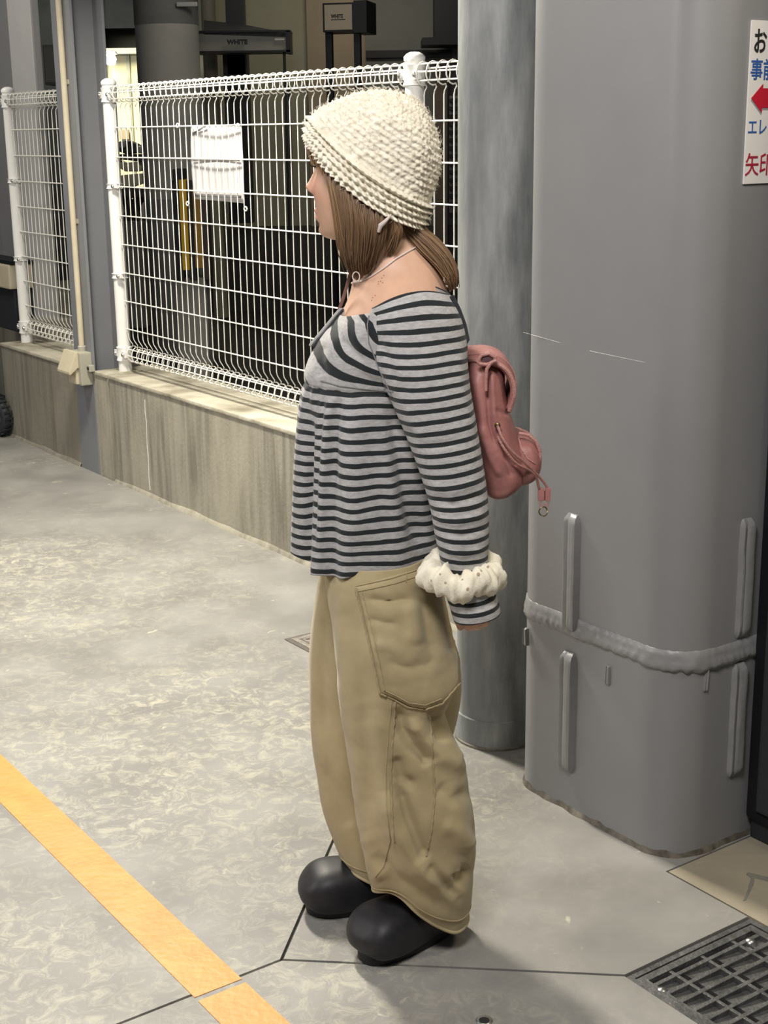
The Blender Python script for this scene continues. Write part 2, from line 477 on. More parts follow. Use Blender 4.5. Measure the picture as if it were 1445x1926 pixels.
# worn skirting of mortar along the wall foot
for s0, s1 in ((-1.2, 1.68), (2.06, 3.0)):
    m_ = MB(); k = 30; vs = []; fs = []
    for i in range(k + 1):
        s = s0 + (s1 - s0) * i / k; w = 0.010 + 0.007 * noise.noise(Vector((s * 6, 0.3, 0)))
        h = 0.020 + 0.012 * noise.noise(Vector((s * 5, 2.3, 0)))
        vs += [wf(s, -0.004, h), wf(s, w * 0.5, h * 0.55), wf(s, w, -0.002)]
    for i in range(k):
        for j in range(2): fs.append((i * 3 + j, i * 3 + j + 1, (i + 1) * 3 + j + 1, (i + 1) * 3 + j))
    adopt(wall, m_.add(vs, fs).build('mortar_skirting', M_WALLD if s0 > 2 else M_WALL, smooth=True))
# thin white paint drip on the wall face
pt = MB().tube([wf(1.327, 0.0015, 0.43 - 0.4 * t / 8) + WU * (0.003 * math.sin(t * 2.1)) for t in range(9)], 0.0016, 5)
adopt(wall, pt.build('paint_drip', M_SIGN))

# ---- H-section steel post with conduit and outlet
hb = empty('steel_post', wf(1.95, -0.075), 'blue-grey H-section steel post standing between two fence panels', 'post')
fl = MB().wbox(1.85, 2.05, -0.010, 0.004, -0.01, 3.4).build('flange', M_GREYB, bevel=0.002); adopt(hb, fl)
fl = MB().wbox(1.85, 2.05, -0.158, -0.146, 0.3, 3.4).build('flange', M_GREYB, bevel=0.002); adopt(hb, fl)
wb = MB().wbox(1.945, 1.955, -0.147, -0.009, 0.3, 3.4).build('web', M_GREYB); adopt(hb, wb)
cd = empty('conduit_pipe', wf(1.925, 0.02, 0.575), 'beige cable conduit running up the blue-grey steel post', 'conduit')
adopt(cd, MB().tube([wf(1.925, 0.018, 0.57), wf(1.925, 0.018, 3.3)], 0.0135, 12).build('pipe', M_BEIGE, smooth=True))
adopt(cd, MB().lathe(wf(1.925, 0.018, 0.565), [(0.019, 0), (0.019, 0.03), (0.015, 0.034)], 14).build('coupling', M_BEIGED, smooth=True))
for z in (1.15, 1.75):
    adopt(cd, MB().wbox(1.90, 1.95, 0.003, 0.008, z, z + 0.02).build('saddle_clip', M_BEIGED))
ob = empty('outlet_box', wf(1.94, 0.03, 0.43), 'beige weatherproof outlet box with hood on the steel post', 'outlet box')
adopt(ob, MB().wbox(1.852, 1.985, 0.004, 0.062, 0.425, 0.575).build('box_body', M_BEIGED, bevel=0.006))
hd = MB()
prof = [(0.062, 0.580), (0.072, 0.580), (0.110, 0.490), (0.110, 0.478), (0.102, 0.478), (0.068, 0.505), (0.062, 0.505)]
vs = []
for s in (1.87, 2.01):
    vs += [wf(s, a, z) for a, z in prof]
k = len(prof)
hd.add(vs, [tuple(range(k)), tuple(range(2 * k - 1, k - 1, -1))] + [(i, (i + 1) % k, (i + 1) % k + k, i + k) for i in range(k)])
adopt(ob, hd.build('hood', M_BEIGE, bevel=0.004))
adopt(ob, MB().wbox(1.88, 1.97, 0.060, 0.075, 0.43, 0.50).build('socket_plate', M_BEIGE, bevel=0.003))
adopt(ob, MB().box(wf(1.835, 0.02, 0.505), 0.03, 0.025, 0.03, WU, WN).build('side_clamp', M_BEIGED, bevel=0.003))
adopt(ob, MB().lathe(wf(1.835, 0.032, 0.505), [(0.008, 0), (0.008, 0.004), (0, 0.004)], 10, WN).build('clamp_hole', M_PIT))

# ---- wire mesh fence
FOFF = -0.10
ZB, ZTOP = 0.640, 1.659


def wire_profile():
    """off,z points of one vertical wire incl. the rolled ends"""
    P = []
    r = 0.027
    cz = ZTOP + 0.044
    for i in range(0, 15):                                  # upper roll, ends back at start
        a = -PI / 2 - 0.35 + (2 * PI - 0.35) * (1 - i / 14)
        P.append((r * math.cos(a) + 0.003, cz + r * 1.30 * math.sin(a)))
    P += [(-0.010, ZTOP + 0.004), (-0.002, ZTOP - 0.008), (0.0, ZTOP - 0.02)]
    P += [(0.0, ZB + 0.02), (-0.003, ZB + 0.006), (-0.020, ZB - 0.020)]
    cz = ZB - 0.064; r = 0.030
    for i in range(0, 15):
        a = PI / 2 + 0.05 - (2 * PI - 0.3) * i / 14
        P.append((-0.018 - r * math.cos(a), cz + r * 1.25 * math.sin(a)))
    return P


WP_ = wire_profile()
wire_mb = MB().tube([WN * a + Vector((0, 0, z)) for a, z in WP_], 0.0024, 6)


def roll_lines():
    r = 0.027; out = []
    cz = ZTOP + 0.044
    for a in (0.15, 1.15, 2.6, -0.75):
        out.append(((r - 0.004) * math.cos(a) + 0.003, cz + (r * 1.30 - 0.004) * math.sin(a)))
    cz = ZB - 0.064; r = 0.030
    for a in (0.75, -0.15, 2.6, -1.2):
        out.append((-0.018 + (r - 0.004) * math.cos(a), cz + (r * 1.25 - 0.004) * math.sin(a)))
    return out


wire_proto = None


def fence_panel(s0, s1, label):
    """s0 > s1; wires hang between"""
    global wire_proto
    t = empty('wire_fence', wf((s0 + s1) / 2, FOFF, ZT), label, 'fence', 'white wire mesh fence panels')
    n = int(round((s0 - s1) / 0.05))
    for i in range(n + 1):
        s = s0 - (s0 - s1) * i / n
        if wire_proto is None:
            wire_proto = wire_mb.build('vertical_wire', M_WIRE, smooth=True, angle=180)
            o = wire_proto
        else:
            o = wire_proto.copy(); COL.objects.link(o)
        o.location = wf(s, FOFF)
        adopt(t, o)
    for z in [1.563 - 0.1245 * k for k in range(8)]:
        o = MB().tube([wf(s0 + 0.01, FOFF + 0.0045, z), wf(s1 - 0.01, FOFF + 0.0045, z)], 0.0027, 6).build('horizontal_wire', M_WIRE, smooth=True)
        adopt(t, o)
    for a, z in roll_lines():
        o = MB().tube([wf(s0 + 0.01, FOFF + a, z), wf(s1 - 0.01, FOFF + a, z)], 0.0027, 6).build('roll_wire', M_WIRE, smooth=True)
        adopt(t, o)
    return t


fence_panel(1.672, -0.455, 'wide white wire mesh fence panel behind the person, holding the sheet')
fence_panel(-0.552, -1.70, 'white wire mesh fence panel beyond the galvanised pipe')
fence_panel(2.865, 2.07, 'narrow white wire mesh fence panel left of the steel post')


def fence_post(s, label):
    t = empty('fence_post', wf(s, FOFF, ZT), label, 'post', 'white round fence posts')
    R = 0.030
    adopt(t, MB().lathe(wf(s, FOFF, ZT - 0.02), [(R, 0), (R, 1.745 - ZT + 0.02)], 28).build('pipe', M_WPOST, smooth=True))
    adopt(t, MB().lathe(wf(s, FOFF, 1.742), [(R + 0.003, 0), (R + 0.004, 0.012), (R * 0.86, 0.021), (R * 0.45, 0.027), (0.001, 0.028)], 28).build('cap', M_WPOST, smooth=True, angle=60))
    for z, wide in ((1.70, 1), (1.315, 0), (0.925, 0), (0.575, 1)):
        h = 0.030 if wide else 0.010
        pr = [(R + 0.001, -h), (R + 0.007, -h), (R + 0.0035, -h * 0.55), (R + 0.0035, h * 0.55), (R + 0.007, h), (R + 0.001, h)]
        adopt(t, MB().lathe(wf(s, FOFF, z), pr, 28).build('clamp_band', M_WPOST, smooth=True))
        for sg in (-1, 1):
            if not wide and sg > 0: continue
            c = wf(s + sg * 0.040, FOFF + 0.020, z)
            adopt(t, MB().box(c, 0.03, 0.012, 0.028 if wide else 0.016, WU, WN).build('clamp_lug', M_WPOST, bevel=0.002))
            adopt(t, MB().lathe(c + WN * 0.004, [(0.010, 0), (0.010, 0.005), (0.007, 0.010), (0.0, 0.012)], 8, WN).build('bolt', M_BOLT, smooth=True))
    adopt(t, MB().lathe(wf(s, FOFF - 0.005, ZT - 0.002), [(R + 0.018, 0), (R + 0.012, 0.004), (R, 0.010)], 20).build('mortar_collar', M_LEDGE, smooth=True))
    return t


fence_post(1.722, 'white round fence post beside the H-section steel post')
fence_post(-0.503, 'white round fence post behind the knit hat')
fence_post(2.905, 'white round fence post at the far left end')

# sheet tied to the back of the fence
sh = empty('white_sheet', wf(0.81, FOFF - 0.012, 1.28), 'blank white sheet tied behind the fence wires', 'sheet')
g = MB(); vs = []; fs = []; nx, nz_ = 14, 14
for j in range(nz_ + 1):
    for i in range(nx + 1):
        a = i / nx; b_ = j / nz_
        s = 1.005 - 0.395 * a + (0.012 * math.sin(b_ * PI) * (1 if a < 0.5 else -1))
        bulge = -0.012 - 0.010 * math.sin(a * PI) * (0.8 + 0.2 * math.sin(b_ * 9))
        vs.append(wf(s, FOFF + bulge, 1.562 - 0.282 * b_ - 0.004 * a))
for j in range(nz_):
    for i in range(nx):
        k = j * (nx + 1) + i; fs.append((k, k + 1, k + nx + 2, k + nx + 1))
g.add(vs, fs)
so = g.build('sheet', M_PAPER, smooth=True); adopt(sh, so)
so.modifiers.new('t', 'SOLIDIFY').thickness = 0.001
for z, h, sl in ((1.432, 0.008, 0.004), (1.297, 0.012, 0.004)):
    adopt(sh, MB().tube([wf(1.0 - 0.385 * i / 10, FOFF - 0.008 - 0.010 * math.sin(i / 10 * PI) + 0.003, z + sl * i / 10) for i in range(11)], (h / 2, 0.0012), 6, flat=Vector((0, 0, 1))).build('tape_band', M_TAPE))
adopt(sh, MB().tube([wf(1.0 - 0.12 * i / 5, FOFF - 0.010, 1.531 + 0.031 * i / 5) for i in range(6)], (0.004, 0.001), 6, flat=Vector((0, 0, 1))).build('tape_band', M_TAPE))
for s, z in ((1.085, 1.566), (0.60, 1.560), (1.03, 1.262), (0.565, 1.258)):
    adopt(sh, MB().tube([wf(s + 0.011 * math.cos(a), FOFF + 0.006, z + 0.008 * math.sin(a)) for a in [k * PI / 4 for k in range(8)]], 0.0028, 6, closed=True).build('cable_tie', M_WIRE))

# ---- galvanised round pipe beside the pillar
pc = gpt(862, 1388); pr = 0.100
pcx = Vector((pc.x + pr * 0.985, pc.y + 0.02, 0))
gp = empty('galvanised_pipe', pcx, 'thick galvanised round pipe standing between fence and grey pillar', 'pipe')
adopt(gp, MB().lathe(pcx, [(pr, -0.01), (pr, 3.4)], 48).build('pipe', M_GALV, smooth=True))
adopt(gp, MB().lathe(pcx, [(pr + 0.004, 0.0), (pr + 0.003, 0.075), (pr + 0.0005, 0.078)], 48).build('foot_sleeve', M_GALV, smooth=True, angle=30))
adopt(gp, MB().tube([pcx + Vector((pr * math.cos(a), pr * math.sin(a), 0.003)) * 1.03 for a in [k * PI / 20 for k in range(40)]], 0.005, 6, closed=True).build('mortar_ring', M_WALLD, smooth=True))
zc = 1.93
adopt(gp, MB().lathe(pcx + Vector((0, 0, zc)), [(pr + 0.001, -0.03), (pr + 0.008, -0.03), (pr + 0.008, 0.03), (pr + 0.001, 0.03)], 40).build('clamp_ring', M_GALV, smooth=True))
adopt(gp, MB().box(pcx + Vector((0.05, -pr - 0.012, zc)), 0.10, 0.03, 0.045).build('clamp_bracket', M_DGREY, bevel=0.004))
adopt(gp, MB().tube([pcx + Vector((0.02 + 0.05 * k, -pr - 0.03, zc + 0.0)) for k in range(2)], 0.010, 10).build('clamp_bolt', M_BOLT, smooth=True))

# ---- big grey pillar with painted weld bead
PS0, PS1, PO0, PO1, PR = -2.297, -1.758, 0.018, 0.556, 0.095


def pillar_ring(inset_=0.0, seg=10):
    out = []
    r = PR
    for (cs, co, a0) in ((PS1 - r, PO1 - r, 0), (PS0 + r, PO1 - r, PI / 2), (PS0 + r, PO0 + r, PI), (PS1 - r, PO0 + r, 1.5 * PI)):
        for k in range(seg + 1):
            a = a0 + PI / 2 * k / seg
            out.append((cs + (r + inset_) * math.cos(a), co + (r + inset_) * math.sin(a)))
    return out


pil = empty('steel_pillar', wf((PS0 + PS1) / 2, (PO0 + PO1) / 2), 'thick grey painted steel pillar with rounded corners at right', 'pillar')
ring = pillar_ring()
nR = len(ring); vs = []; fs = []
for z in (-0.01, 0.445, 3.5):
    vs += [wf(s, o_, z) for s, o_ in ring]
for j in range(2):
    for k in range(nR): fs.append((j * nR + k, j * nR + (k + 1) % nR, (j + 1) * nR + (k + 1) % nR, (j + 1) * nR + k))
adopt(pil, MB().add(vs, fs).build('shaft', M_GREY, smooth=True, angle=60))
# weld bead: a lumpy roll round the pillar
ringd = []
base = pillar_ring(0.0, 14)
for i in range(len(base)):
    a = base[i]; b_ = base[(i + 1) % len(base)]
    L_ = math.hypot(b_[0] - a[0], b_[1] - a[1]); k = max(1, int(L_ / 0.003))
    for q in range(k): ringd.append((a[0] + (b_[0] - a[0]) * q / k, a[1] + (b_[1] - a[1]) * q / k))
nn = len(ringd)
cs_, co_ = (PS0 + PS1) / 2, (PO0 + PO1) / 2
beadv = []; beadf = []; prof = [(-0.002, 0.030), (0.0020, 0.028), (0.0035, 0.014), (0.0065, 0.004), (0.0085, -0.006), (0.0055, -0.015), (-0.002, -0.020)]
for i, (s, o_) in enumerate(ringd):
    pa = ringd[i - 1]; pb_ = ringd[(i + 1) % nn]
    ds, do = pb_[0] - pa[0], pb_[1] - pa[1]; l = math.hypot(ds, do); nx_, ny_ = do / l, -ds / l
    if nx_ * (s - cs_) + ny_ * (o_ - co_) < 0: nx_, ny_ = -nx_, -ny_
    for j, (h, z) in enumerate(prof):
        lo = 0.35 + 0.65 * j / 6.0
        w = 1.0 + lo * (0.45 * noise.noise(Vector((i * 0.05, j * 0.9, 1.7))) + 0.75 * noise.noise(Vector((i * 0.22, j * 1.1, 5.2))))
        dz = (0.002 + 0.003 * j / 6) * (noise.noise(Vector((i * 0.05, 3.3, j * 0.2))) + 1.0 * noise.noise(Vector((i * 0.25, 3.3, j * 0.7))))
        hh = h * w if h > 0 else h
        beadv.append(wf(s + nx_ * hh, o_ + ny_ * hh, 0.447 + z + dz))
P_ = len(prof)
for i in range(nn):
    for j in range(P_ - 1): beadf.append((i * P_ + j, i * P_ + j + 1, ((i + 1) % nn) * P_ + j + 1, ((i + 1) % nn) * P_ + j))
adopt(pil, MB().add(beadv, beadf).build('weld_bead', M_WELD, smooth=True, angle=180))


def strip(face, c, z0, z1, w, d, seed, taper=0.0):
    """lumpy painted strip welded on the pillar; face 'o' = front-left face, 's' = right face"""
    m_ = MB(); rows = 26; cols = 9; vs = []; fs = []
    for j in range(rows + 1):
        b_ = j / rows; z = z0 + (z1 - z0) * b_
        endf = min(1.0, min(b_, 1 - b_) * rows / 1.4)
        for i in range(cols + 1):
            a = i / cols * 2 - 1
            h = d * (1 - abs(a) ** 12) * (0.25 + 0.75 * math.sqrt(endf)) + 0.0012 * noise.noise(Vector((a * 1.6 + seed, z * 9, seed))) * endf
            h -= 0.0045 * math.exp(-((a - 0.30) / 0.12) ** 2) * endf - 0.0015 * math.exp(-((a + 0.55) / 0.3) ** 2) * endf
            if abs(a) > 0.99: h = -0.003
            x = c + a * w / 2 * (1 - taper * b_) * (0.75 + 0.25 * math.sqrt(endf)) + 0.0015 * noise.noise(Vector((z * 20, seed, 1)))
            vs.append(wf(x, PO1 + h, z) if face == 'o' else wf(PS0 - h, x, z))
    for j in range(rows):
        for i in range(cols):
            k = j * (cols + 1) + i; fs.append((k, k + 1, k + cols + 2, k + cols + 1))
    k0 = [i for i in range(cols + 1)]; kt = [rows * (cols + 1) + i for i in range(cols + 1)]
    fs.append(tuple(k0)); fs.append(tuple(reversed(kt)))
    adopt(pil, m_.add(vs, fs).build('welded_strip', M_WELD, smooth=True, angle=50))


strip('o', -1.969, 0.440, 0.715, 0.047, 0.014, 1.0)
strip('o', -1.968, 0.098, 0.392, 0.048, 0.017, 4.0)
strip('s', 0.372, 0.483, 0.745, 0.042, 0.012, 7.0)
strip('s', 0.372, 0.160, 0.424, 0.044, 0.012, 9.0)
strip('o', -1.816, 0.362, 0.405, 0.015, 0.006, 11.0, 0.2)
strip('o', -2.092, 0.352, 0.398, 0.016, 0.006, 13.0, 0.2)
strip('s', 0.474, 0.383, 0.433, 0.010, 0.004, 15.0)
M_COV0 = pm('dirty_mortar', (0.07, 0.062, 0.05), (0.16, 0.14, 0.11), 40, 0.5)
# mortar fillet at the foot
fv = []; ff = []
for i, (s, o_) in enumerate(ringd):
    dx, dy = s - cs_, o_ - co_; l = math.hypot(dx, dy)
    w = 0.004 + 0.005 * noise.noise(Vector((i * 0.06, 0, 3)))
    fv += [wf(s, o_, 0.012 + 0.006 * noise.noise(Vector((i * 0.1, 1, 9)))), wf(s + dx / l * max(w, 0.001) * 1.6, o_ + dy / l * max(w, 0.001) * 1.6, -0.001)]
for i in range(nn): ff.append((i * 2, i * 2 + 1, ((i + 1) % nn) * 2 + 1, ((i + 1) % nn) * 2))
adopt(pil, MB().add(fv, ff).build('foot_mortar', M_COV0, smooth=True))
# scratches
for (x0, y0, x1, y1) in ((985, 625, 1055, 645), (1110, 660, 1215, 682)):
    P0 = []
    for t in range(5):
        d = ray(x0 + (x1 - x0) * t / 4, y0 + (y1 - y0) * t / 4)
        tt = ((wf(0, PO1) - CAMP).dot(WN)) / d.dot(WN); P0.append(CAMP + d * tt + WN * 0.0002)
    adopt(pil, MB().tube(P0, 0.0003, 4).build('scratch_mark', M_WELD))

# ---- notice board on the right face of the pillar
sg = empty('notice_sign', wf(PS0 - 0.002, 0.29, 1.426), 'white notice with Japanese lettering and red arrow on the grey pillar', 'sign')
SY0, SY1, SZ0, SZ1 = 0.440, 0.10, 1.427, 1.728
adopt(sg, MB().wbox(PS0 - 0.004, PS0 - 0.0005, SY1, SY0, SZ0, SZ1).build('board', M_SIGN))
SX = -WN; SU = Vector((0, 0, 1)); SPO = PS0 - 0.0046


def sgp(off, z): return wf(SPO, off, z)


def sign_text(body, mat, off, z, size, sx=1.0, bold=0.0):
    text_mesh('lettering', body, size, mat, sgp(off, z), SX, SU, 0.0003, sg, sx, bold)


sign_text('お', M_INKK, 0.4345, 1.672, 0.050, 0.78, 0.0009)
sign_text('事前', M_INKB, 0.4385, 1.624, 0.041, 0.86, 0.0005)
sign_text('エレ', M_INKB, 0.4385, 1.521, 0.034, 0.84, 0.0002)
sign_text('矢印', M_INKR2, 0.4400, 1.446, 0.046, 0.88, 0.0003)


def arrow(mat, dz, doff, lift, name):
    P = [(0.4330, 1.5865), (0.4010, 1.6135), (0.4010, 1.6050), (0.20, 1.6050), (0.20, 1.5690), (0.4010, 1.5690), (0.4010, 1.5595)]
    vs = [wf(SPO - lift, a + doff, z + dz) for a, z in P]
    b_ = MB().add(vs, [tuple(range(7))]).build(name, mat); adopt(sg, b_)
    b_.modifiers.new('t', 'SOLIDIFY').thickness = 0.0003


arrow(M_INKG, -0.004, 0.0, 0.0, 'arrow_shadow')
arrow(M_INKR, 0.0, 0.0, 0.0006, 'red_arrow')

# ---- black cabinet beside the pillar
CAB = -2.303
bc = empty('black_cabinet', wf(-2.6, 0.16), 'tall black cabinet standing against the right side of pillar', 'cabinet')
adopt(bc, MB().wbox(-2.75, CAB, -0.20, 0.330, 0.05, 2.1).build('body', M_BLACK, bevel=0.01))
adopt(bc, MB().wbox(-2.73, CAB - 0.035, -0.18, 0.340, 0.08, 2.05).build('door', pm('cabinet_door', (0.035, 0.037, 0.042), rough=0.35), bevel=0.006))
adopt(bc, MB().wbox(-2.74, CAB - 0.006, -0.19, 0.318, 0.0, 0.055).build('plinth', M_RUB, bevel=0.006))

# ---- cast iron drain grate
gr = empty('drain_grate', wf(-2.71, 0.75, -0.06), 'black cast iron drain grate with slots at lower right', 'grate')
gs0, gs1, go0, go1 = -2.885, -2.535, 0.578, 0.925
adopt(gr, MB().wbox(gs0, gs1, go0, go1, -0.30, -0.14).build('pit', M_PIT))
rim = MB()
for (a, b_, c, d) in ((gs0, gs1, go0, go0 + 0.012), (gs0, gs1, go1 - 0.012, go1), (gs0, gs0 + 0.012, go0 + 0.012, go1 - 0.012), (gs1 - 0.012, gs1, go0 + 0.012, go1 - 0.012)):
    rim.wbox(a, b_, c, d, -0.14, -0.004)
adopt(gr, rim.build('frame', M_IRON))
ri = MB()
for (a, b_, c, d) in ((gs0 + .014, gs1 - .014, go0 + .014, go0 + 0.030), (gs0 + .014, gs1 - .014, go1 - 0.030, go1 - .014), (gs0 + .014, gs0 + 0.030, go0 + .030, go1 - .030), (gs1 - 0.030, gs1 - .014, go0 + .030, go1 - .030)):
    ri.wbox(a, b_, c, d, -0.045, -0.006)
adopt(gr, ri.build('grate_rim', M_IRON))
# long bars run along off, cross ribs along s
nb_ = 9
for i in range(nb_):
    s = gs0 + 0.030 + (gs1 - gs0 - 0.060) * (i + 0.5) / nb_
    adopt(gr, MB().wbox(s - 0.0045, s + 0.0045, go0 + 0.028, go1 - 0.028, -0.042, -0.007).build('bar', M_IRON, bevel=0.0015))
for i, o_ in enumerate((0.665, 0.752, 0.838)):
    adopt(gr, MB().wbox(gs0 + 0.028, gs1 - 0.028, o_ - 0.004, o_ + 0.004, -0.042, -0.0075).build('cross_rib', M_IRON, bevel=0.0015))
for i in range(nb_ - 1):
    s = gs0 + 0.030 + (gs1 - gs0 - 0.060) * (i + 1) / nb_
    for o_ in (0.62, 0.708, 0.795, 0.880):
        adopt(gr, MB().box(wf(s, o_ - 0.008, -0.022), 0.0235, 0.062, 0.012, WU, (WN * 0.99 + Vector((0, 0, 0.10))).normalized(), None).build('slot_web', M_IRON))
for s, o_ in ((-2.585, 0.635), (-2.60, 0.895)):
    c = wf(s, o_, -0.010)
    adopt(gr, MB().lathe(c + Vector((0, 0, -0.02)), [(0.019, 0), (0.019, 0.012), (0.016, 0.014)], 8).build('bolt_washer', M_IRON))
    adopt(gr, MB().lathe(c + Vector((0, 0, -0.006)), [(0.0125, 0), (0.012, 0.005), (0.008, 0.010), (0.0, 0.012)], 18).build('bolt_head', M_BOLT, smooth=True))

# ---- small drain cover further back
dc = empty('drain_cover', wf(-0.70, 0.36), 'small square metal drain cover behind the khaki trousers', 'drain cover')
M_COV = pm('worn_cover', (0.20, 0.175, 0.15), (0.32, 0.29, 0.25), 60, 0.6, 0.3, 90)
M_COVD = pm('cover_dark', (0.10, 0.09, 0.08), (0.14, 0.125, 0.11), 40, 0.6)
c0, c1, d0, d1 = -0.585, -0.835, 0.482, 0.232
adopt(dc, MB().wbox(c1, c0, d1, d0, -0.003, 0.003).build('outer_frame', M_COVD, bevel=0.001))
adopt(dc, MB().wbox(c1 + 0.016, c0 - 0.016, d1 + 0.016, d0 - 0.016, 0.0, 0.005).build('inner_frame', M_COV, bevel=0.001))
adopt(dc, MB().wbox(c1 + 0.034, c0 - 0.034, d1 + 0.034, d0 - 0.034, 0.001, 0.0055).build('inset_gap', M_COVD))
adopt(dc, MB().wbox(c1 + 0.040, c0 - 0.040, d1 + 0.040, d0 - 0.040, 0.001, 0.0065).build('lid', M_COV, bevel=0.001))
for i in range(5):
    for j in range(5):
        adopt(dc, MB().box(wf(c1 + 0.055 + 0.035 * i, d1 + 0.055 + 0.035 * j, 0.0068), 0.020, 0.008, 0.003, WU if (i + j) % 2 else WN, WN if (i + j) % 2 else -WU).build('tread_stud', M_COVD))

# ================================================================ THE GARAGE BEHIND THE FENCE


def ybox(m_, x0, x1, y0, y1, Y, depth):
    """box whose front face fills the pixel rectangle x0..x1, y0..y1 at distance Y"""
    a = atY(x0, (y0 + y1) / 2, Y); b_ = atY(x1, (y0 + y1) / 2, Y); t = atY((x0 + x1) / 2, y0, Y); q = atY((x0 + x1) / 2, y1, Y)
    return m_.box(((a.x + b_.x) / 2, Y + depth / 2, (t.z + q.z) / 2), b_.x - a.x, depth, t.z - q.z)


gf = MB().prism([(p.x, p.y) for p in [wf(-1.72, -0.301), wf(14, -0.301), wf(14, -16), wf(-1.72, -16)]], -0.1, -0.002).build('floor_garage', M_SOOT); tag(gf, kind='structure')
wbk = empty('wall_back', (-0.5, 13.0, 0), kind='structure')
adopt(wbk, ybox(MB(), 383, 592, -260, 440, 13.0, 0.2).build('olive_panel', M_OLIVE))
adopt(wbk, ybox(MB(), 578, 692, -260, 440, 12.9, 0.2).build('brown_panel', M_BROWN))
adopt(wbk, ybox(MB(), 688, 1100, -260, 440, 12.8, 0.2).build('grey_panel', M_DGREY))
adopt(wbk, ybox(MB(), 380, 1100, 426, 620, 12.7, 0.5).build('dark_plinth', M_SOOT))
adopt(wbk, ybox(MB(), 688, 850, 94, 108, 12.75, 0.06).build('black_rail', M_BLACK))
adopt(wbk, ybox(MB(), 818, 870, -60, 84, 12.2, 0.4).build('black_duct', M_BLACK))
adopt(wbk, ybox(MB(), 795, 870, 70, 84, 12.1, 0.5).build('duct_shelf', M_BLACK))
adopt(wbk, ybox(MB(), 545, 549, 150, 400, 12.9, 0.05).build('panel_seam', M_BLACK))
adopt(wbk, ybox(MB(), 820, 842, 110, 500, 12.5, 0.1).build('brown_strip', pm('dull_brown', (0.09, 0.07, 0.06), (0.11, 0.085, 0.07), 3, .7)))
vt = MB()
adopt(wbk, ybox(vt, 846, 870, 180, 400, 12.4, 0.08).build('vent', M_DGREY))
for k in range(14):
    adopt(wbk, ybox(MB(), 846, 870, 185 + 15 * k, 192 + 15 * k, 12.36, 0.04).build('vent_slat', M_BLACK))
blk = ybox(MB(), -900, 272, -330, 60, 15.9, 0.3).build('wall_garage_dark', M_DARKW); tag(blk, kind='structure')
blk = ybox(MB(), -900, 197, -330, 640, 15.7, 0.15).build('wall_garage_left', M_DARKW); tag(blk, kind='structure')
rear = MB().box((2.5, 17.5, 1.9), 30, 0.2, 4.2).build('wall_garage_rear', M_DGREY); tag(rear, kind='structure')
cpoly = [wf(-1.7, -0.45), wf(14, -0.45), wf(14, -17), wf(-1.7, -17)]
cl_ = MB().prism([(p.x, p.y) for p in cpoly], 3.6, 3.75).build('ceiling', M_DGREY); tag(cl_, kind='structure')
gb = ybox(MB(), 82, 106, 84, 160, 12.0, 0.25).build('grey_meter_box', pm('dim_box', (0.10, 0.10, 0.095), (0.13, 0.13, 0.12), 3, .6), bevel=0.01)
tag(gb, 'dim grey meter box in the dark gap behind left fence', 'box')
gbd = ybox(MB(), 84, 104, 90, 155, 11.985, 0.02).build('box_door', pm('dim_door', (0.13, 0.13, 0.12), rough=.5)); adopt(gb, gbd)
gbp = ybox(MB(), 91, 97, 158, 700, 12.1, 0.08).build('box_stand', M_DARKW); adopt(gb, gbp)

# round concrete column
rc0 = atY(268, 300, 10.2); rc1 = atY(384, 300, 10.2); rr = (rc1.x - rc0.x) / 2; cx_ = (rc0.x + rc1.x) / 2
zsplit = atY(325, 43, 10.2 - rr).z
rcol = empty('concrete_column', (cx_, 10.2, 0), 'round concrete column standing inside the garage', 'column')
adopt(rcol, MB().lathe((cx_, 10.2, 0), [(rr, 0), (rr, zsplit)], 40).build('shaft', M_COLC, smooth=True))
adopt(rcol, MB().lathe((cx_, 10.2, zsplit), [(rr * 1.015, 0), (rr * 1.015, 1.5)], 40).build('collar', pm('collar_grey', (0.15, 0.15, 0.146), (0.19, 0.19, 0.18), 4, .7), smooth=True))
z2 = atY(325, 375, 10.2 - rr).z
adopt(rcol, MB().lathe((cx_, 10.2, 0), [(rr * 1.006, 0), (rr * 1.006, z2)], 40).build('base_band', pm('base_grey', (0.22, 0.22, 0.225), (0.27, 0.27, 0.27), 4, .7), smooth=True))
# paint loss patch near the top
pp = atY(352, 8, 10.2 - rr)
adopt(rcol, MB().box(pp, 0.14, 0.02, 0.03).build('paint_chip', M_GREYL, bevel=0.01))

# square pier with black-and-yellow guard
pier = empty('guard_pier', (-0.9, 8.8, 0), 'grey concrete pier with black and yellow corner guard inside garage', 'pier')
adopt(pier, ybox(MB(), 334, 392, 522, 735, 8.8, 0.2).build('pier_base', M_COLC, bevel=0.01))
adopt(pier, ybox(MB(), 326, 343, 340, 526, 8.76, 0.15).build('guard_stripe', M_RUB))
adopt(pier, ybox(MB(), 340, 353, 338, 508, 8.74, 0.15).build('guard_stripe', M_YEL))
adopt(pier, ybox(MB(), 352, 366, 340, 526, 8.76, 0.15).build('guard_stripe', M_RUB))
adopt(pier, ybox(MB(), 365, 379, 352, 504, 8.74, 0.15).build('guard_stripe', M_YELB))
adopt(pier, ybox(MB(), 378, 392, 352, 526, 8.76, 0.15).build('guard_stripe', pm('guard_brown', (0.06, 0.045, 0.035), rough=.6)))
adopt(pier, ybox(MB(), 324, 345, 318, 342, 8.75, 0.17).build('guard_cap', M_RUB, bevel=0.01))
cp_ = atY(396, 120, 12.3)
po = MB().lathe((cp_.x, 12.3, 0), [(0.062, 0), (0.058, 3.2)], 20).build('cream_pole', pm('cream_pole_paint', (0.42, 0.39, 0.29), (0.46, 0.43, 0.32), 4, .6), smooth=True)
tag(po, 'slim cream pole standing beside the round concrete column', 'pole')
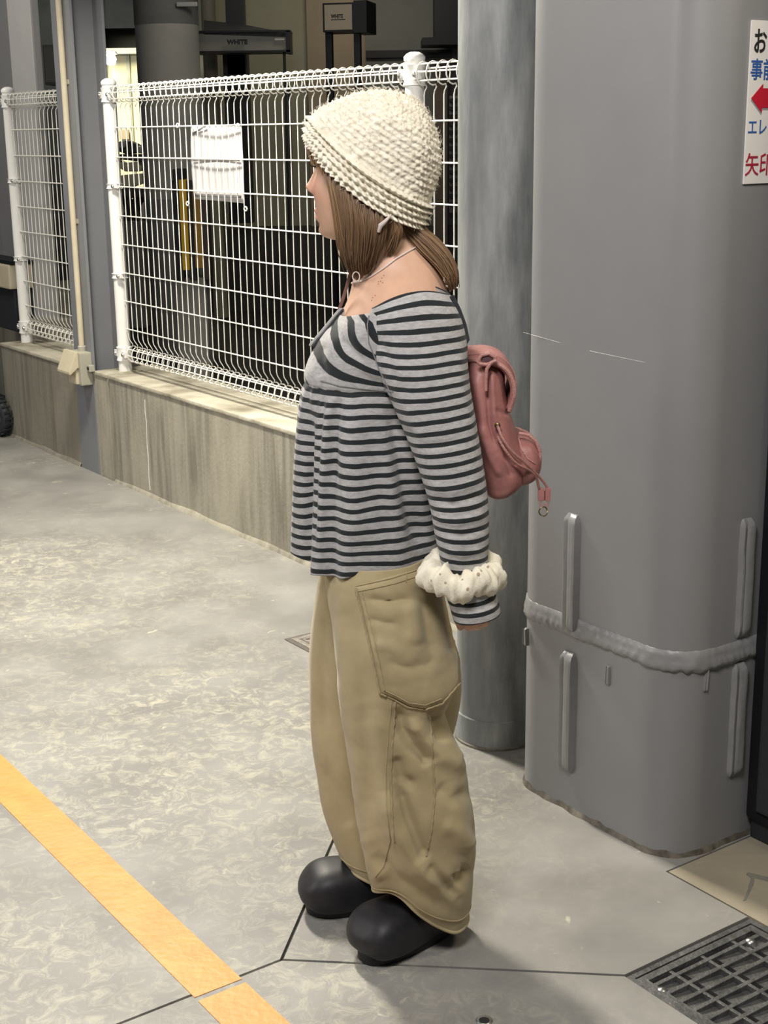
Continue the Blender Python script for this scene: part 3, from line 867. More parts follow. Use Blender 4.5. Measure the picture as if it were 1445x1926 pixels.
dp = ybox(MB(), 421, 455, -260, 140, 11.9, 0.2).build('dark_pillar', M_BLACK)
dq = ybox(MB(), 425, 470, 100, 420, 11.9, 0.2).build('dark_pillar_base', M_BLACK)
tag(dp, 'dark upright steel pillar above the long unlit box sign', 'pillar'); adopt(dp, dq)

# long unlit box sign
lb = empty('box_sign', atY(460, 100, 11.2), 'long grey unlit box sign reading WHITE on thin legs', 'sign')
adopt(lb, ybox(MB(), 372, 541, 60, 95, 11.2, 0.05).build('face', M_BOARDD))
fr_ = MB(); ybox(fr_, 368, 546, 57, 61, 11.18, 0.3); ybox(fr_, 368, 546, 95, 99, 11.18, 0.3); ybox(fr_, 538, 546, 58, 99, 11.18, 0.3)
adopt(lb, fr_.build('frame', M_BLACK))
aw = MB(); a_ = [atY(383, 57, 11.2), atY(545, 62, 11.2), atY(452, 45, 11.9), atY(383, 38, 11.9)]
vs = [(p.x, p.y, p.z) for p in a_] + [(p.x, p.y, p.z - 0.03) for p in a_]
aw.add(vs, [(0, 1, 2, 3), (7, 6, 5, 4)] + [(i, (i + 1) % 4, (i + 1) % 4 + 4, i + 4) for i in range(4)])
adopt(lb, aw.build('sloping_top', M_RUB))
adopt(lb, ybox(MB(), 537, 542, 98, 450, 11.25, 0.04).build('leg', M_BLACK))
adopt(lb, ybox(MB(), 517, 535, 72, 76, 11.19, 0.005).build('clear_label', M_GREYL))
tw = atY(428, 86, 11.19)
text_mesh('lettering', 'WHITE', 0.046, M_BLACK, (tw.x, 11.188, atY(428, 83, 11.19).z), (1, 0, 0), (0, 0, 1), 0.002, lb, 1.05, 0.0015)
# second, upright box sign
ub = empty('box_sign', atY(650, 130, 10.4), 'upright beige box sign reading WHITE in black frame on legs', 'sign')
bl = Vector((math.cos(0.22), -math.sin(0.22), 0)); bn = Vector((-math.sin(0.22), -math.cos(0.22), 0))
f0 = atY(616, 38, 10.4); f1 = atY(675, 32, 10.4); zt0 = atY(645, 8, 10.4).z; zb0 = atY(645, 62, 10.4).z
w_ = (f1.x - f0.x) / bl.x; cc = Vector(((f0.x + f1.x) / 2, 10.4, (zt0 + zb0) / 2))
adopt(ub, MB().box(cc, w_, 0.26, zt0 - zb0, bl, bn).build('body', M_BLACK))
adopt(ub, MB().box(cc + bn * 0.132, w_ - 0.03, 0.01, zt0 - zb0 - 0.025, bl, bn).build('face', M_BOARD))
adopt(ub, MB().box(cc + bl * (w_ / 2 + 0.045) - bn * 0.0, 0.09, 0.30, zt0 - zb0 + 0.02, bl, bn).build('side_panel', M_BLACK))
for k in (-1, 1):
    adopt(ub, MB().box(cc + bl * (k * (w_ / 2 - 0.01)) + Vector((0, 0, -cc.z / 2 + 0.0)), 0.045, 0.05, cc.z, bl, bn).build('leg', M_BLACK))
text_mesh('lettering', 'WHITE', 0.036, M_BLACK, cc + bn * 0.139 - bl * 0.050 + Vector((0, 0, -0.006)), bl, (0, 0, 1), 0.002, ub, 0.75, 0.001)
adopt(ub, MB().box(cc + bn * 0.139 + Vector((0, 0, -0.016)), 0.10, 0.004, 0.005, bl, bn).build('underline', M_BLACK))

# bright far wall seen left of the column, its lamp, parked scooter
lw = empty('wall_far_bright', (-4, 16, 0), kind='structure')
adopt(lw, ybox(MB(), 194, 300, 100, 620, 16.0, 0.2).build('cream_panel', M_CREAM))
adopt(lw, ybox(MB(), 243, 249, 100, 330, 15.95, 0.06).build('downpipe', pm('pipe_grey', (0.36, 0.36, 0.30), rough=.5)))
adopt(lw, ybox(MB(), 194, 300, 90, 101, 15.6, 0.5).build('canopy_edge', pm('canopy_dark', (0.06, 0.06, 0.055), rough=.4)))
adopt(lw, ybox(MB(), 224, 242, 244, 262, 15.9, 0.06).build('meter_box', pm('meter_beige', (0.38, 0.30, 0.22), rough=.5)))
lamp = empty('wall_lamp', atY(208, 112, 15.3), 'small bright lamp on the far wall beside steel post', 'lamp')
M_GLOW = bpy.data.materials.new('lamp_glow'); M_GLOW.use_nodes = True
nb2 = M_GLOW.node_tree.nodes['Principled BSDF']; nb2.inputs['Emission Color'].default_value = (1, 0.98, 0.9, 1); nb2.inputs['Emission Strength'].default_value = 40
lp = atY(208, 112, 15.3)
adopt(lamp, MB().lathe(lp, [(0.001, -0.06), (0.045, -0.045), (0.06, 0), (0.045, 0.045), (0.001, 0.06)], 16).build('bulb', M_GLOW, smooth=True))
adopt(lamp, MB().lathe(lp + Vector((0, 0, 0.05)), [(0.07, 0), (0.05, 0.03), (0.0, 0.035)], 16).build('bulb_holder', M_GREYL, smooth=True))
adopt(lamp, MB().tube([lp + Vector((0, 0, 0.08)), lp + Vector((0, 0.6, 0.08))], 0.015, 8).build('bracket', M_GREYL))


def cloc(px, py, Y): return atY(px, py, Y)


scot = empty('motor_scooter', atY(240, 560, 13.6), 'cream and black motor scooter parked before the bright far wall', 'scooter')
M_SC = pm('scooter_cream', (0.55, 0.51, 0.36), rough=.35); M_SK = pm('scooter_black', (0.02, 0.02, 0.022), rough=.5)
sb = atY(240, 420, 13.6)
def sxz(px, py): p = atY(px, py, 13.6); return p.x, p.z
def slab(poly, y0, y1):
    P = [sxz(*p) for p in poly]; n_ = len(P)
    tri = tessellate_polygon([[Vector((p[0], p[1], 0)) for p in P]])
    vs = [(p[0], y0, p[1]) for p in P] + [(p[0], y1, p[1]) for p in P]
    return MB().add(vs, [tuple(t) for t in tri] + [tuple(i + n_ for i in t) for t in tri] + [(i, (i + 1) % n_, (i + 1) % n_ + n_, i + n_) for i in range(n_)])
adopt(scot, slab([(222, 300), (236, 306), (262, 304), (272, 312), (270, 322), (240, 322), (224, 312)], 13.45, 13.75).build('front_cowl', M_SC, bevel=0.02))
adopt(scot, slab([(224, 268), (232, 264), (246, 265), (258, 270), (270, 277), (272, 288), (240, 290), (224, 284)], 13.5, 13.7).build('windscreen', M_SK, bevel=0.02))
adopt(scot, slab([(222, 290), (272, 290), (272, 305), (245, 301), (222, 300)], 13.5, 13.7).build('instrument_cluster', M_SK, bevel=0.01))
adopt(scot, slab([(222, 330), (272, 326), (274, 344), (250, 352), (222, 348)], 13.45, 13.75).build('body_panel', M_SC, bevel=0.02))
adopt(scot, slab([(220, 352), (276, 352), (276, 372), (220, 372)], 13.5, 13.7).build('step_board', M_SK, bevel=0.02))
for px in (215, 285):
    c = atY(px, 395, 13.6)
    adopt(scot, MB().tube([c + Vector((0.15 * math.cos(a), 0, 0.15 * math.sin(a))) for a in [k * PI / 12 for k in range(24)]], 0.05, 8, closed=True).build('wheel', M_SK, smooth=True))
    adopt(scot, MB().lathe(c + Vector((0, -0.03, 0)), [(0.10, 0), (0.10, 0.06)], 16, Vector((0, 1, 0))).build('wheel_rim', M_GREYL, smooth=True))
for px, py in ((229, 272), (262, 282)):
    adopt(scot, MB().lathe(atY(px, py, 13.42), [(0.0, 0), (0.03, 0.01), (0.035, 0.05), (0.0, 0.06)], 12, Vector((0, 1, 0))).build('mirror', M_GREYL, smooth=True))
kb = ybox(MB(), 200, 300, 451, 592, 12.6, 3.2).build('kerb_block', M_COLC, bevel=0.02); tag(kb, 'pale concrete kerb block below the parked scooter', 'kerb')
kb2 = ybox(MB(), 205, 272, 420, 618, 11.6, 0.3).build('concrete_step', M_COLC, bevel=0.02); tag(kb2, 'dim concrete step left of the round column', 'step')

# ---- things at the far left edge
lpil = empty('pale_pillar', wf(3.2, -0.45), 'pale grey pillar behind the narrow left fence panel', 'pillar')
adopt(lpil, MB().wbox(3.03, 3.35, -0.345, -0.30, 0.0, 3.4).build('shaft', M_GREYL, bevel=0.01))
gt = empty('steel_gate', wf(3.7, -0.35), 'dark grey steel gate leaf with latch at the left edge', 'gate')
adopt(gt, MB().wbox(3.36, 4.6, -0.45, -0.40, 0.62, 3.3).build('leaf', M_GREY, bevel=0.003))
adopt(gt, MB().wbox(3.36, 4.6, -0.40, -0.37, 0.58, 0.64).build('bottom_rail', M_BLACK))
for z in (1.27, 1.20, 1.14):
    adopt(gt, MB().wbox(3.40, 3.62, -0.40, -0.36, z, z + 0.016).build('latch_bar', M_BLACK))
    adopt(gt, MB().lathe(wf(3.43, -0.36, z + 0.01), [(0.02, -0.01), (0.02, 0.02), (0.0, 0.025)], 10, WN).build('latch_knob', M_BLACK))
for s in (3.45, 3.95):
    adopt(gt, MB().wbox(s, s + 0.05, -0.40, -0.375, 0.64, 1.1).build('stile', M_GREYB))
bgx = empty('beige_bracket_box', wf(3.4, -0.2, 0.7), 'beige boxy casing beside the gate foot at left edge', 'casing')
adopt(bgx, MB().wbox(3.25, 3.75, -0.295, -0.16, 0.735, 0.865).build('casing', M_BEIGE, bevel=0.01))
adopt(bgx, MB().wbox(3.24, 3.75, -0.295, -0.17, 0.865, 0.885).build('casing_lid', M_BLACK))
adopt(bgx, MB().wbox(3.28, 3.70, -0.295, -0.19, 0.50, 0.735).build('casing_foot', M_RUB, bevel=0.01))
wbeyond = MB().wbox(3.16, 6.0, -0.62, -0.42, -0.02, 0.60).build('wall_beyond', M_WALLD); tag(wbeyond, kind='structure')
# small black wheel of a trolley at the left edge
wc = gpt(-4, 820); wc = Vector((wc.x, wc.y, 0.105))
tw_ = empty('trolley_wheel', (wc.x, wc.y, 0), 'black rubber trolley wheel at the left edge by wall', 'wheel')
wd = (WU * 0.9 + WN * 0.3).normalized(); wsd = wd.cross(Vector((0, 0, 1)))
adopt(tw_, MB().tube([wc + (wd * math.cos(a) + Vector((0, 0, 1)) * math.sin(a)) * 0.078 for a in [k * PI / 14 for k in range(28)]], 0.027, 10, closed=True).build('tyre', M_RUB, smooth=True))
for k in range(20):
    a = k * PI / 10
    adopt(tw_, MB().box(wc + (wd * math.cos(a) + Vector((0, 0, 1)) * math.sin(a)) * 0.104, 0.05, 0.012, 0.008, wsd, (-wd * math.sin(a) + Vector((0, 0, 1)) * math.cos(a)), (wd * math.cos(a) + Vector((0, 0, 1)) * math.sin(a))).build('tread_lug', M_RUB))
adopt(tw_, MB().lathe(wc - wsd * 0.02, [(0.055, 0), (0.055, 0.04)], 18, wsd).build('hub', M_DGREY, smooth=True))
adopt(tw_, MB().tube([wc + Vector((0, 0, 0.02)), wc + Vector((0, 0, 0.42)) + WU * 0.01], 0.012, 8).build('fork', M_BLACK))

# ================================================================ THE PERSON
YB = 2.53                                   # middle plane of the body


def catmull(A, n):
    """A: (m,k) array -> (n,k) smooth interpolation through the rows, uniform by chord of the first columns"""
    A = np.array(A, float); m = len(A)
    d = np.zeros(m)
    for i in range(1, m): d[i] = d[i - 1] + max(1e-6, np.linalg.norm(A[i, :6] - A[i - 1, :6]))
    u = np.linspace(0, d[-1], n); out = np.zeros((n, A.shape[1]))
    for q, x in enumerate(u):
        i = min(max(np.searchsorted(d, x, side='right') - 1, 0), m - 2)
        t = (x - d[i]) / (d[i + 1] - d[i])
        p0, p1, p2, p3 = A[max(i - 1, 0)], A[i], A[i + 1], A[min(i + 2, m - 1)]
        h = d[i + 1] - d[i]
        m1 = (p2 - p0) / ((d[i + 1] - d[max(i - 1, 0)]) or 1) * h
        m2 = (p3 - p1) / ((d[min(i + 2, m - 1)] - d[i]) or 1) * h
        out[q] = (2 * t**3 - 3 * t**2 + 1) * p1 + (t**3 - 2 * t**2 + t) * m1 + (-2 * t**3 + 3 * t**2) * p2 + (t**3 - t**2) * m2
    return out, u


class Loft:
    """rings: dict rows f=(px,py) front, b=(px,py) back, y=centre, n=near half-width, w=far half-width, e=exponent, bow=(dx,dz) at near side"""

    def __init__(self, rings, rows, cols):
        A = []
        for R in rings:
            f, b = R['f'], R['b']; yc = R.get('y', YB)
            F = atY(f[0], f[1], R.get('yf', yc)); K = atY(b[0], b[1], R.get('yb', yc))
            bw = R.get('bow', (0, 0))
            A.append([F.x, F.y, F.z, K.x, K.y, K.z, R['n'], R.get('w', R['n']), R.get('e', 2.3), bw[0], bw[1]])
        self.A, self.len = catmull(A, rows)
        self.rows, self.cols = rows, cols
        th = np.arange(cols) * 2 * PI / cols
        self.th = th
        V = np.zeros((rows, cols, 3))
        c, s = np.cos(th), np.sin(th)
        for i in range(rows):
            a = self.A[i]; F, K = a[0:3], a[3:6]; e = 2 / max(a[8], 1.2)
            cc = np.sign(c) * np.abs(c)**e; ss = np.sign(s) * np.abs(s)**e
            C = (F + K) / 2; H = (F - K) / 2
            V[i] = C + np.outer(cc, H)
            V[i, :, 1] += np.where(ss > 0, -a[6], a[7]) * np.abs(ss)
            V[i, :, 0] += a[9] * np.abs(s)**2; V[i, :, 2] += a[10] * np.abs(s)**2
        self.V = V

    def faces(self):
        r, c = self.rows, self.cols
        return [(i * c + k, i * c + (k + 1) % c, (i + 1) * c + (k + 1) % c, (i + 1) * c + k) for i in range(r - 1) for k in range(c)]


def vnormals(V, F):
    me = bpy.data.meshes.new('tmp'); me.from_pydata(V.reshape(-1, 3).tolist(), [], F)
    bm = bmesh.new(); bm.from_mesh(me); bmesh.ops.recalc_face_normals(bm, faces=bm.faces); bm.normal_update()
    n = np.array([v.normal[:] for v in bm.verts]); bm.free(); bpy.data.meshes.remove(me)
    return n


RR, UU, FF, CC_ = np.array(_r), np.array(_u), np.array(_f), np.array(CAMP)


def np_proj(P):
    v = P - CC_; d = v @ FF
    return np.stack([IMW / 2 + FPX * (v @ RR) / d, IMH / 2 - FPX * (v @ UU) / d], -1)


def crease(V, N, folds):
    """raise ridges (+) and sink valleys (-) on the cloth along drawn fold lines, on the side that faces the walkway"""
    P = V.reshape(-1, 3); px = np_proj(P); D = np.zeros(len(P))
    face = np.clip((-N[:, 1] + 0.25) / 0.5, 0, 1)
    for line, wpx, amp in folds:
        best = np.full(len(P), 1e9); tb = np.zeros(len(P))
        L = [np.array(q, float) for q in line]; m = len(L) - 1
        for i in range(m):
            ab = L[i + 1] - L[i]; t = np.clip(((px - L[i]) @ ab) / (ab @ ab), 0, 1)
            d = np.linalg.norm(px - (L[i] + t[:, None] * ab), axis=1)
            q = d < best; best = np.where(q, d, best); tb = np.where(q, (i + t) / m, tb)
        end = np.clip(np.minimum(tb, 1 - tb) * 6, 0.15, 1)
        D += amp * np.exp(-(best / wpx)**2) * end
    return (P + N * (D * face)[:, None]).reshape(V.shape)


def mesh_obj(name, V, F, mat, parent, smooth=True, attrs=None, solid=0.0, angle=180):
    me = bpy.data.meshes.new(name); me.from_pydata(np.asarray(V).reshape(-1, 3).tolist(), [], F)
    bm = bmesh.new(); bm.from_mesh(me); bmesh.ops.recalc_face_normals(bm, faces=bm.faces); bm.to_mesh(me); bm.free()
    if attrs:
        for k, v in attrs.items():
            a = me.attributes.new(k, 'FLOAT', 'POINT'); a.data.foreach_set('value', np.asarray(v, np.float32).ravel())
    me.materials.append(mat)
    o = bpy.data.objects.new(name, me); COL.objects.link(o)
    if smooth:
        me.shade_smooth()
        if angle < 180: me.set_sharp_from_angle(angle=math.radians(angle))
    if parent is not None: adopt(parent, o)
    if solid:
        m = o.modifiers.new('thick', 'SOLIDIFY'); m.thickness = solid; m.offset = -1
    return o


def bvh_of(*objs):
    vs = []; fs = []
    for o in objs:
        k = len(vs); vs += [v.co.copy() for v in o.data.vertices]
        fs += [tuple(i + k for i in p.vertices) for p in o.data.polygons]
    return BVHTree.FromPolygons(vs, fs)


def drape(bvh, pts, lift=0.0, sub=6):
    """lay a drawn line on a surface; returns points and normals"""
    out = []; nr = []
    for i in range(len(pts) - 1):
        for k in range(sub):
            t = k / sub; px = pts[i][0] * (1 - t) + pts[i + 1][0] * t; py = pts[i][1] * (1 - t) + pts[i + 1][1] * t
            h = bvh.ray_cast(CAMP, ray(px, py).normalized())
            if h[0] is not None:
                n = h[1] if h[1].dot(ray(px, py)) < 0 else -h[1]
                out.append(h[0] + n * lift); nr.append(n)
    h = bvh.ray_cast(CAMP, ray(*pts[-1]).normalized())
    if h[0] is not None:
        n = h[1] if h[1].dot(ray(*pts[-1])) < 0 else -h[1]; out.append(h[0] + n * lift); nr.append(n)
    return out, nr


# ---- materials of the person
def cloth(name, c1, c2, scale=30, weave=900, bump=0.15, rough=0.9, sheen=0.2):
    m = pm(name, c1, c2, scale, rough, bump, weave, spec=0.15, detail=6, bdist=0.002)
    m.node_tree.nodes['Principled BSDF'].inputs['Sheen Weight'].default_value = sheen
    return m


M_SKIN = bpy.data.materials.new('skin'); M_SKIN.use_nodes = True
_N, _L = nodes_of(M_SKIN); _b = _N['Principled BSDF']
_b.inputs['Roughness'].default_value = 0.5; _b.inputs['Subsurface Weight'].default_value = 0.12
_b.inputs['Subsurface Radius'].default_value = (0.012, 0.005, 0.003)
_at = _N.new('ShaderNodeAttribute'); _at.attribute_name = 'tint'
_nz = _N.new('ShaderNodeTexNoise'); _nz.inputs['Scale'].default_value = 25; _nz.inputs['Detail'].default_value = 4
_rp = _N.new('ShaderNodeValToRGB'); _rp.color_ramp.elements[0].color = (0.56, 0.34, 0.23, 1); _rp.color_ramp.elements[1].color = (0.66, 0.42, 0.30, 1)
_L.new(_nz.outputs['Fac'], _rp.inputs['Fac'])
_mx = _N.new('ShaderNodeMixRGB'); _mx.inputs['Color2'].default_value = (0.72, 0.20, 0.17, 1)
_L.new(_at.outputs['Fac'], _mx.inputs['Fac']); _L.new(_rp.outputs['Color'], _mx.inputs['Color1'])
_L.new(_mx.outputs['Color'], _b.inputs['Base Color'])

M_KNIT = cloth('cream_wool', (0.72, 0.67, 0.54), (0.84, 0.80, 0.68), 60, 260, 0.5, 0.95, 0.4)
M_FUZZ = pm('wool_fuzz', (0.80, 0.75, 0.62), rough=0.95)
M_KHAKI = cloth('khaki_twill', (0.395, 0.325, 0.185), (0.45, 0.375, 0.22), 14, 700, 0.12)
M_KHAKID = cloth('khaki_seam', (0.345, 0.28, 0.155), (0.42, 0.345, 0.20), 90, 500, 0.3)
M_CLOG = pm('black_foam', (0.016, 0.016, 0.019), (0.021, 0.021, 0.024), 40, 0.5, 0.05, 500, spec=0.4)
M_CLOGS = pm('black_sole', (0.010, 0.010, 0.011), rough=0.6)
M_PINK = pm('pink_leather', (0.30, 0.125, 0.115), (0.385, 0.17, 0.155), 18, 0.5, 0.2, 120, detail=6, bdist=0.003)
M_PINKD = pm('pink_leather_edge', (0.42, 0.205, 0.18), (0.49, 0.25, 0.22), 40, 0.45, 0.3, 300)
M_PINKI = pm('bag_lining', (0.10, 0.05, 0.06), rough=0.8)
M_BRASS = pm('dark_brass', (0.22, 0.17, 0.08), rough=0.35, metal=0.9)
M_SILVER = pm('silver_chain', (0.82, 0.74, 0.70), rough=0.3, metal=0.2)
M_SCR = cloth('cream_scrunchie', (0.78, 0.73, 0.58), (0.87, 0.83, 0.69), 30, 300, 0.4)
M_SCRD = pm('lace_spot', (0.40, 0.31, 0.20), (0.50, 0.40, 0.27), 40, .9)
M_NAVY = cloth('navy_strap', (0.022, 0.024, 0.030), (0.04, 0.042, 0.050), 60, 600)
M_CAMI = pm('brown_strap', (0.14, 0.07, 0.055), (0.18, 0.09, 0.07), 40, .7)

M_HAIR = bpy.data.materials.new('hair'); M_HAIR.use_nodes = True
_N, _L = nodes_of(M_HAIR); _b = _N['Principled BSDF']; _b.inputs['Roughness'].default_value = 0.42; _b.inputs['Specular IOR Level'].default_value = 0.35
_at = _N.new('ShaderNodeAttribute'); _at.attribute_name = 'shade'
_rp = _N.new('ShaderNodeValToRGB'); _rp.color_ramp.elements[0].color = (0.105, 0.062, 0.034, 1); _rp.color_ramp.elements[1].color = (0.44, 0.27, 0.13, 1)
_e = _rp.color_ramp.elements.new(0.55); _e.color = (0.20, 0.122, 0.066, 1)
_L.new(_at.outputs['Fac'], _rp.inputs['Fac']); _L.new(_rp.outputs['Color'], _b.inputs['Base Color'])

M_STRIPE = bpy.data.materials.new('striped_jersey'); M_STRIPE.use_nodes = True
_N, _L = nodes_of(M_STRIPE); _b = _N['Principled BSDF']; _b.inputs['Roughness'].default_value = 0.92; _b.inputs['Specular IOR Level'].default_value = 0.12
_b.inputs['Sheen Weight'].default_value = 0.15
_at = _N.new('ShaderNodeAttribute'); _at.attribute_name = 'stripe'
_tc = _N.new('ShaderNodeTexCoord')
_nz = _N.new('ShaderNodeTexNoise'); _nz.inputs['Scale'].default_value = 45; _nz.inputs['Detail'].default_value = 2
_L.new(_tc.outputs['Object'], _nz.inputs['Vector'])
_ma = _N.new('ShaderNodeMath'); _ma.operation = 'MULTIPLY_ADD'; _ma.inputs[1].default_value = 0.10
_L.new(_nz.outputs['Fac'], _ma.inputs[0]); _L.new(_at.outputs['Fac'], _ma.inputs[2])
_fr = _N.new('ShaderNodeMath'); _fr.operation = 'FRACT'; _L.new(_ma.outputs[0], _fr.inputs[0])
_rp = _N.new('ShaderNodeValToRGB'); _rp.color_ramp.interpolation = 'LINEAR'
_es = _rp.color_ramp.elements; _es[0].position = 0.0; _es[0].color = (1, 1, 1, 1); _es[1].position = 0.03; _es[1].color = (0, 0, 0, 1)
_e = _es.new(0.42); _e.color = (0, 0, 0, 1); _e = _es.new(0.45); _e.color = (1, 1, 1, 1)
_L.new(_fr.outputs[0], _rp.inputs['Fac'])
_n2 = _N.new('ShaderNodeTexNoise'); _n2.inputs['Scale'].default_value = 170; _n2.inputs['Detail'].default_value = 5
_mp = _N.new('ShaderNodeMapping'); _mp.inputs['Scale'].default_value = (0.6, 0.6, 1.6); _L.new(_tc.outputs['Object'], _mp.inputs['Vector']); _L.new(_mp.outputs['Vector'], _n2.inputs['Vector'])
_r2 = _N.new('ShaderNodeValToRGB'); _r2.color_ramp.elements[0].position = 0.35; _r2.color_ramp.elements[1].position = 0.65
_r2.color_ramp.elements[0].color = (0.36, 0.355, 0.355, 1); _r2.color_ramp.elements[1].color = (0.47, 0.465, 0.46, 1)
_L.new(_n2.outputs['Fac'], _r2.inputs['Fac'])
_mx = _N.new('ShaderNodeMixRGB'); _mx.inputs['Color1'].default_value = (0.022, 0.026, 0.028, 1)
_L.new(_rp.outputs['Color'], _mx.inputs['Fac']); _L.new(_r2.outputs['Color'], _mx.inputs['Color2'])
_L.new(_mx.outputs['Color'], _b.inputs['Base Color'])
_bp = _N.new('ShaderNodeBump'); _bp.inputs['Strength'].default_value = 0.12; _bp.inputs['Distance'].default_value = 0.001
_L.new(_n2.outputs['Fac'], _bp.inputs['Height']); _L.new(_bp.outputs['Normal'], _b.inputs['Normal'])

person = empty('person', (0.02, 2.50, 0), 'person in cream knit hat, striped top and khaki balloon trousers', 'person')

# ---------------------------------------------------------------- body (one continuous skin surface)
body_v, body_f = [], []


def add_shape(V, F):
    k = len(body_v); body_v.extend([tuple(p) for p in np.asarray(V).reshape(-1, 3)]); body_f.extend([tuple(i + k for i in f) for f in F])


def loft_closed(L):
    F = L.faces(); c = L.cols; r = L.rows
    return L.V, F + [tuple(range(c - 1, -1, -1)), tuple((r - 1) * c + k for k in range(c))]


def limb(pts, rad, n=14):
    m = MB(); P = []; R = []
    A = np.array([[*p, 0, 0, 0, r] for p, r in zip(pts, rad)], float)
    B, _ = catmull(A, max(10, len(pts) * 6))
    m.tube([Vector(b[:3]) for b in B], [float(b[6]) for b in B], n)
    add_shape(np.array(m.v), m.f)
    for p, r in ((B[0], B[0][6]), (B[-1], B[-1][6])):        # rounded ends
        s = MB(); prof = [(r * math.sin(a), -r * math.cos(a)) for a in [PI * k / 8 for k in range(1, 8)]]
        s.lathe(Vector(p[:3]), prof, n); add_shape(np.array(s.v), s.f)


torso = Loft([
    dict(f=(664, 420), b=(768, 400), n=.050, e=2.0),
    dict(f=(668, 455), b=(776, 435), n=.051, e=2.0),
    dict(f=(668, 490), b=(792, 458), n=.055, e=2.0),
    dict(f=(664, 525), b=(815, 488), n=.070, e=2.0),
    dict(f=(656, 558), b=(832, 520), n=.104, e=2.0),
    dict(f=(642, 590), b=(844, 555), n=.130, e=2.0),
    dict(f=(626, 630), b=(846, 605), n=.126, e=2.1),
    dict(f=(606, 690), b=(842, 680), n=.115, e=2.2),
    dict(f=(620, 770), b=(825, 770), n=.105, e=2.2),
    dict(f=(625, 870), b=(808, 870), n=.098, e=2.2),
    dict(f=(630, 980), b=(805, 980), n=.100, e=2.2),
    dict(f=(632, 1060), b=(805, 1060), n=.105, e=2.2),
    dict(f=(640, 1130), b=(805, 1130), n=.10, e=2.2),
    dict(f=(660, 1190), b=(790, 1190), n=.09, e=2.1)], 80, 40)
add_shape(*loft_closed(torso))
# legs and feet (hidden in the trousers and shoes)
for sgn, hip, knee, ank, toe in ((-1, (.015, 2.45, .74), (.035, 2.455, .42), (.085, 2.49, .10), (0.00, 2.44, .055)),
                                 (1, (.0, 2.61, .74), (-.01, 2.615, .42), (.00, 2.625, .10), (-.09, 2.605, .055))):
    limb([hip, knee, ((knee[0] + ank[0]) / 2 + .012, (knee[1] + ank[1]) / 2, .28), ank], [.078, .054, .050, .036])
    limb([(ank[0] + .02, ank[1] + .01, .075), ((ank[0] + toe[0]) / 2, (ank[1] + toe[1]) / 2, .07), toe], [.032, .034, .026])
# arms
shn = atY(788, 605, 2.435); eln = atY(838, 830, 2.365); wrn = atY(878, 1082, 2.36)
limb([shn, (shn + eln) / 2 + Vector((-.004, 0, 0)), eln, (eln + wrn) / 2 + Vector((.004, 0, 0)), wrn], [.040, .040, .036, .031, .022])
shf = atY(765, 605, 2.645); elf = atY(765, 820, 2.70); wrf = atY(725, 1030, 2.70)
limb([shf, (shf + elf) / 2, elf, (elf + wrf) / 2, wrf], [.040, .040, .034, .030, .022])


def hand(wr, side, fwd):
    """loosely curled hand hanging from the wrist; side = +1 thumb towards the front"""
    dn = Vector((0.10, 0, -1)).normalized()
    fr = Vector(fwd).normalized(); lt = Vector((0, 1, 0)) * side          # palm faces the thigh (lt)
    palm0 = wr + dn * 0.012
    m = [wr, wr + dn * 0.030, wr + dn * 0.062]
    limb(m, [.024, .026, .022], 12)
    for k, (o, L) in enumerate(((-.024, .052), (-.008, .060), (.008, .056), (.022, .044))):
        b = wr + dn * 0.058 - fr * o
        p1 = b + dn * L * 0.42 + lt * 0.004; p2 = p1 + (dn * 0.75 + lt * 0.5).normalized() * L * 0.34
        p3 = p2 + (dn * 0.35 + lt * 0.9).normalized() * L * 0.30
        limb([b - dn * 0.012, b, p1, p2, p3], [.0095, .0092, .0084, .0078, .0066], 9)
    t0 = wr + dn * 0.026 + fr * 0.014
    limb([t0, t0 + (dn * 0.9 + fr * 0.45) * 0.026, t0 + (dn * 1.1 + fr * 0.30) * 0.045, t0 + (dn * 1.3 + fr * 0.18) * 0.055 + lt * .006], [.010, .0095, .0085, .0070], 9)


hand(wrn + Vector((.004, 0, -.002)), 1, (-1, 0, 0.05))
hand(wrf, -1, (-1, 0, 0.05))

# head: rings along the height with a drawn profile, features added as relief
HC = atY(683, 313, 2.535); YAW = math.radians(21)
hf = np.array([-math.cos(YAW), math.sin(YAW), 0]); hl = np.array([-math.sin(YAW), -math.cos(YAW), 0]); hz = np.array([0, 0, 1.0])
hp_z = [.118, .112, .095, .070, .045, .025, .008, -.010, -.030, -.050, -.070, -.092, -.110, -.122, -.128]
hp_f = [.010, .032, .062, .082, .090, .090, .084, .082, .083, .083, .083, .080, .078, .068, .040]
hp_b = [-.010, -.040, -.070, -.088, -.097, -.100, -.100, -.097, -.088, -.076, -.062, -.046, -.030, -.015, .005]
hp_w = [.008, .030, .055, .068, .074, .076, .075, .074, .072, .069, .064, .056, .044, .030, .014]
rows, cols = 110, 96
A, _ = catmull(np.stack([np.array(hp_z), np.array(hp_f), np.array(hp_b), np.array(hp_w), np.zeros(15), np.zeros(15)], 1), rows)
th = np.arange(cols) * 2 * PI / cols
Hv = np.zeros((rows, cols, 3)); tint = np.zeros((rows, cols))
G_ = lambda a, s: np.exp(-(a / s)**2)
LOC = np.zeros((rows, cols, 3))
for i in range(rows):
    z, f, b, w = A[i, :4]
    e = 2 / 2.35
    cx2 = np.sign(np.cos(th)) * np.abs(np.cos(th))**e; sy2 = np.sign(np.sin(th)) * np.abs(np.sin(th))**e
    x = np.where(cx2 > 0, cx2 * f, -cx2 * b); y = sy2 * w
    LOC[i, :, 0] = x; LOC[i, :, 1] = y; LOC[i, :, 2] = z
x, y, z = LOC[..., 0].copy(), LOC[..., 1].copy(), LOC[..., 2].copy()
front = np.clip((x - .02) / .03, 0, 1)
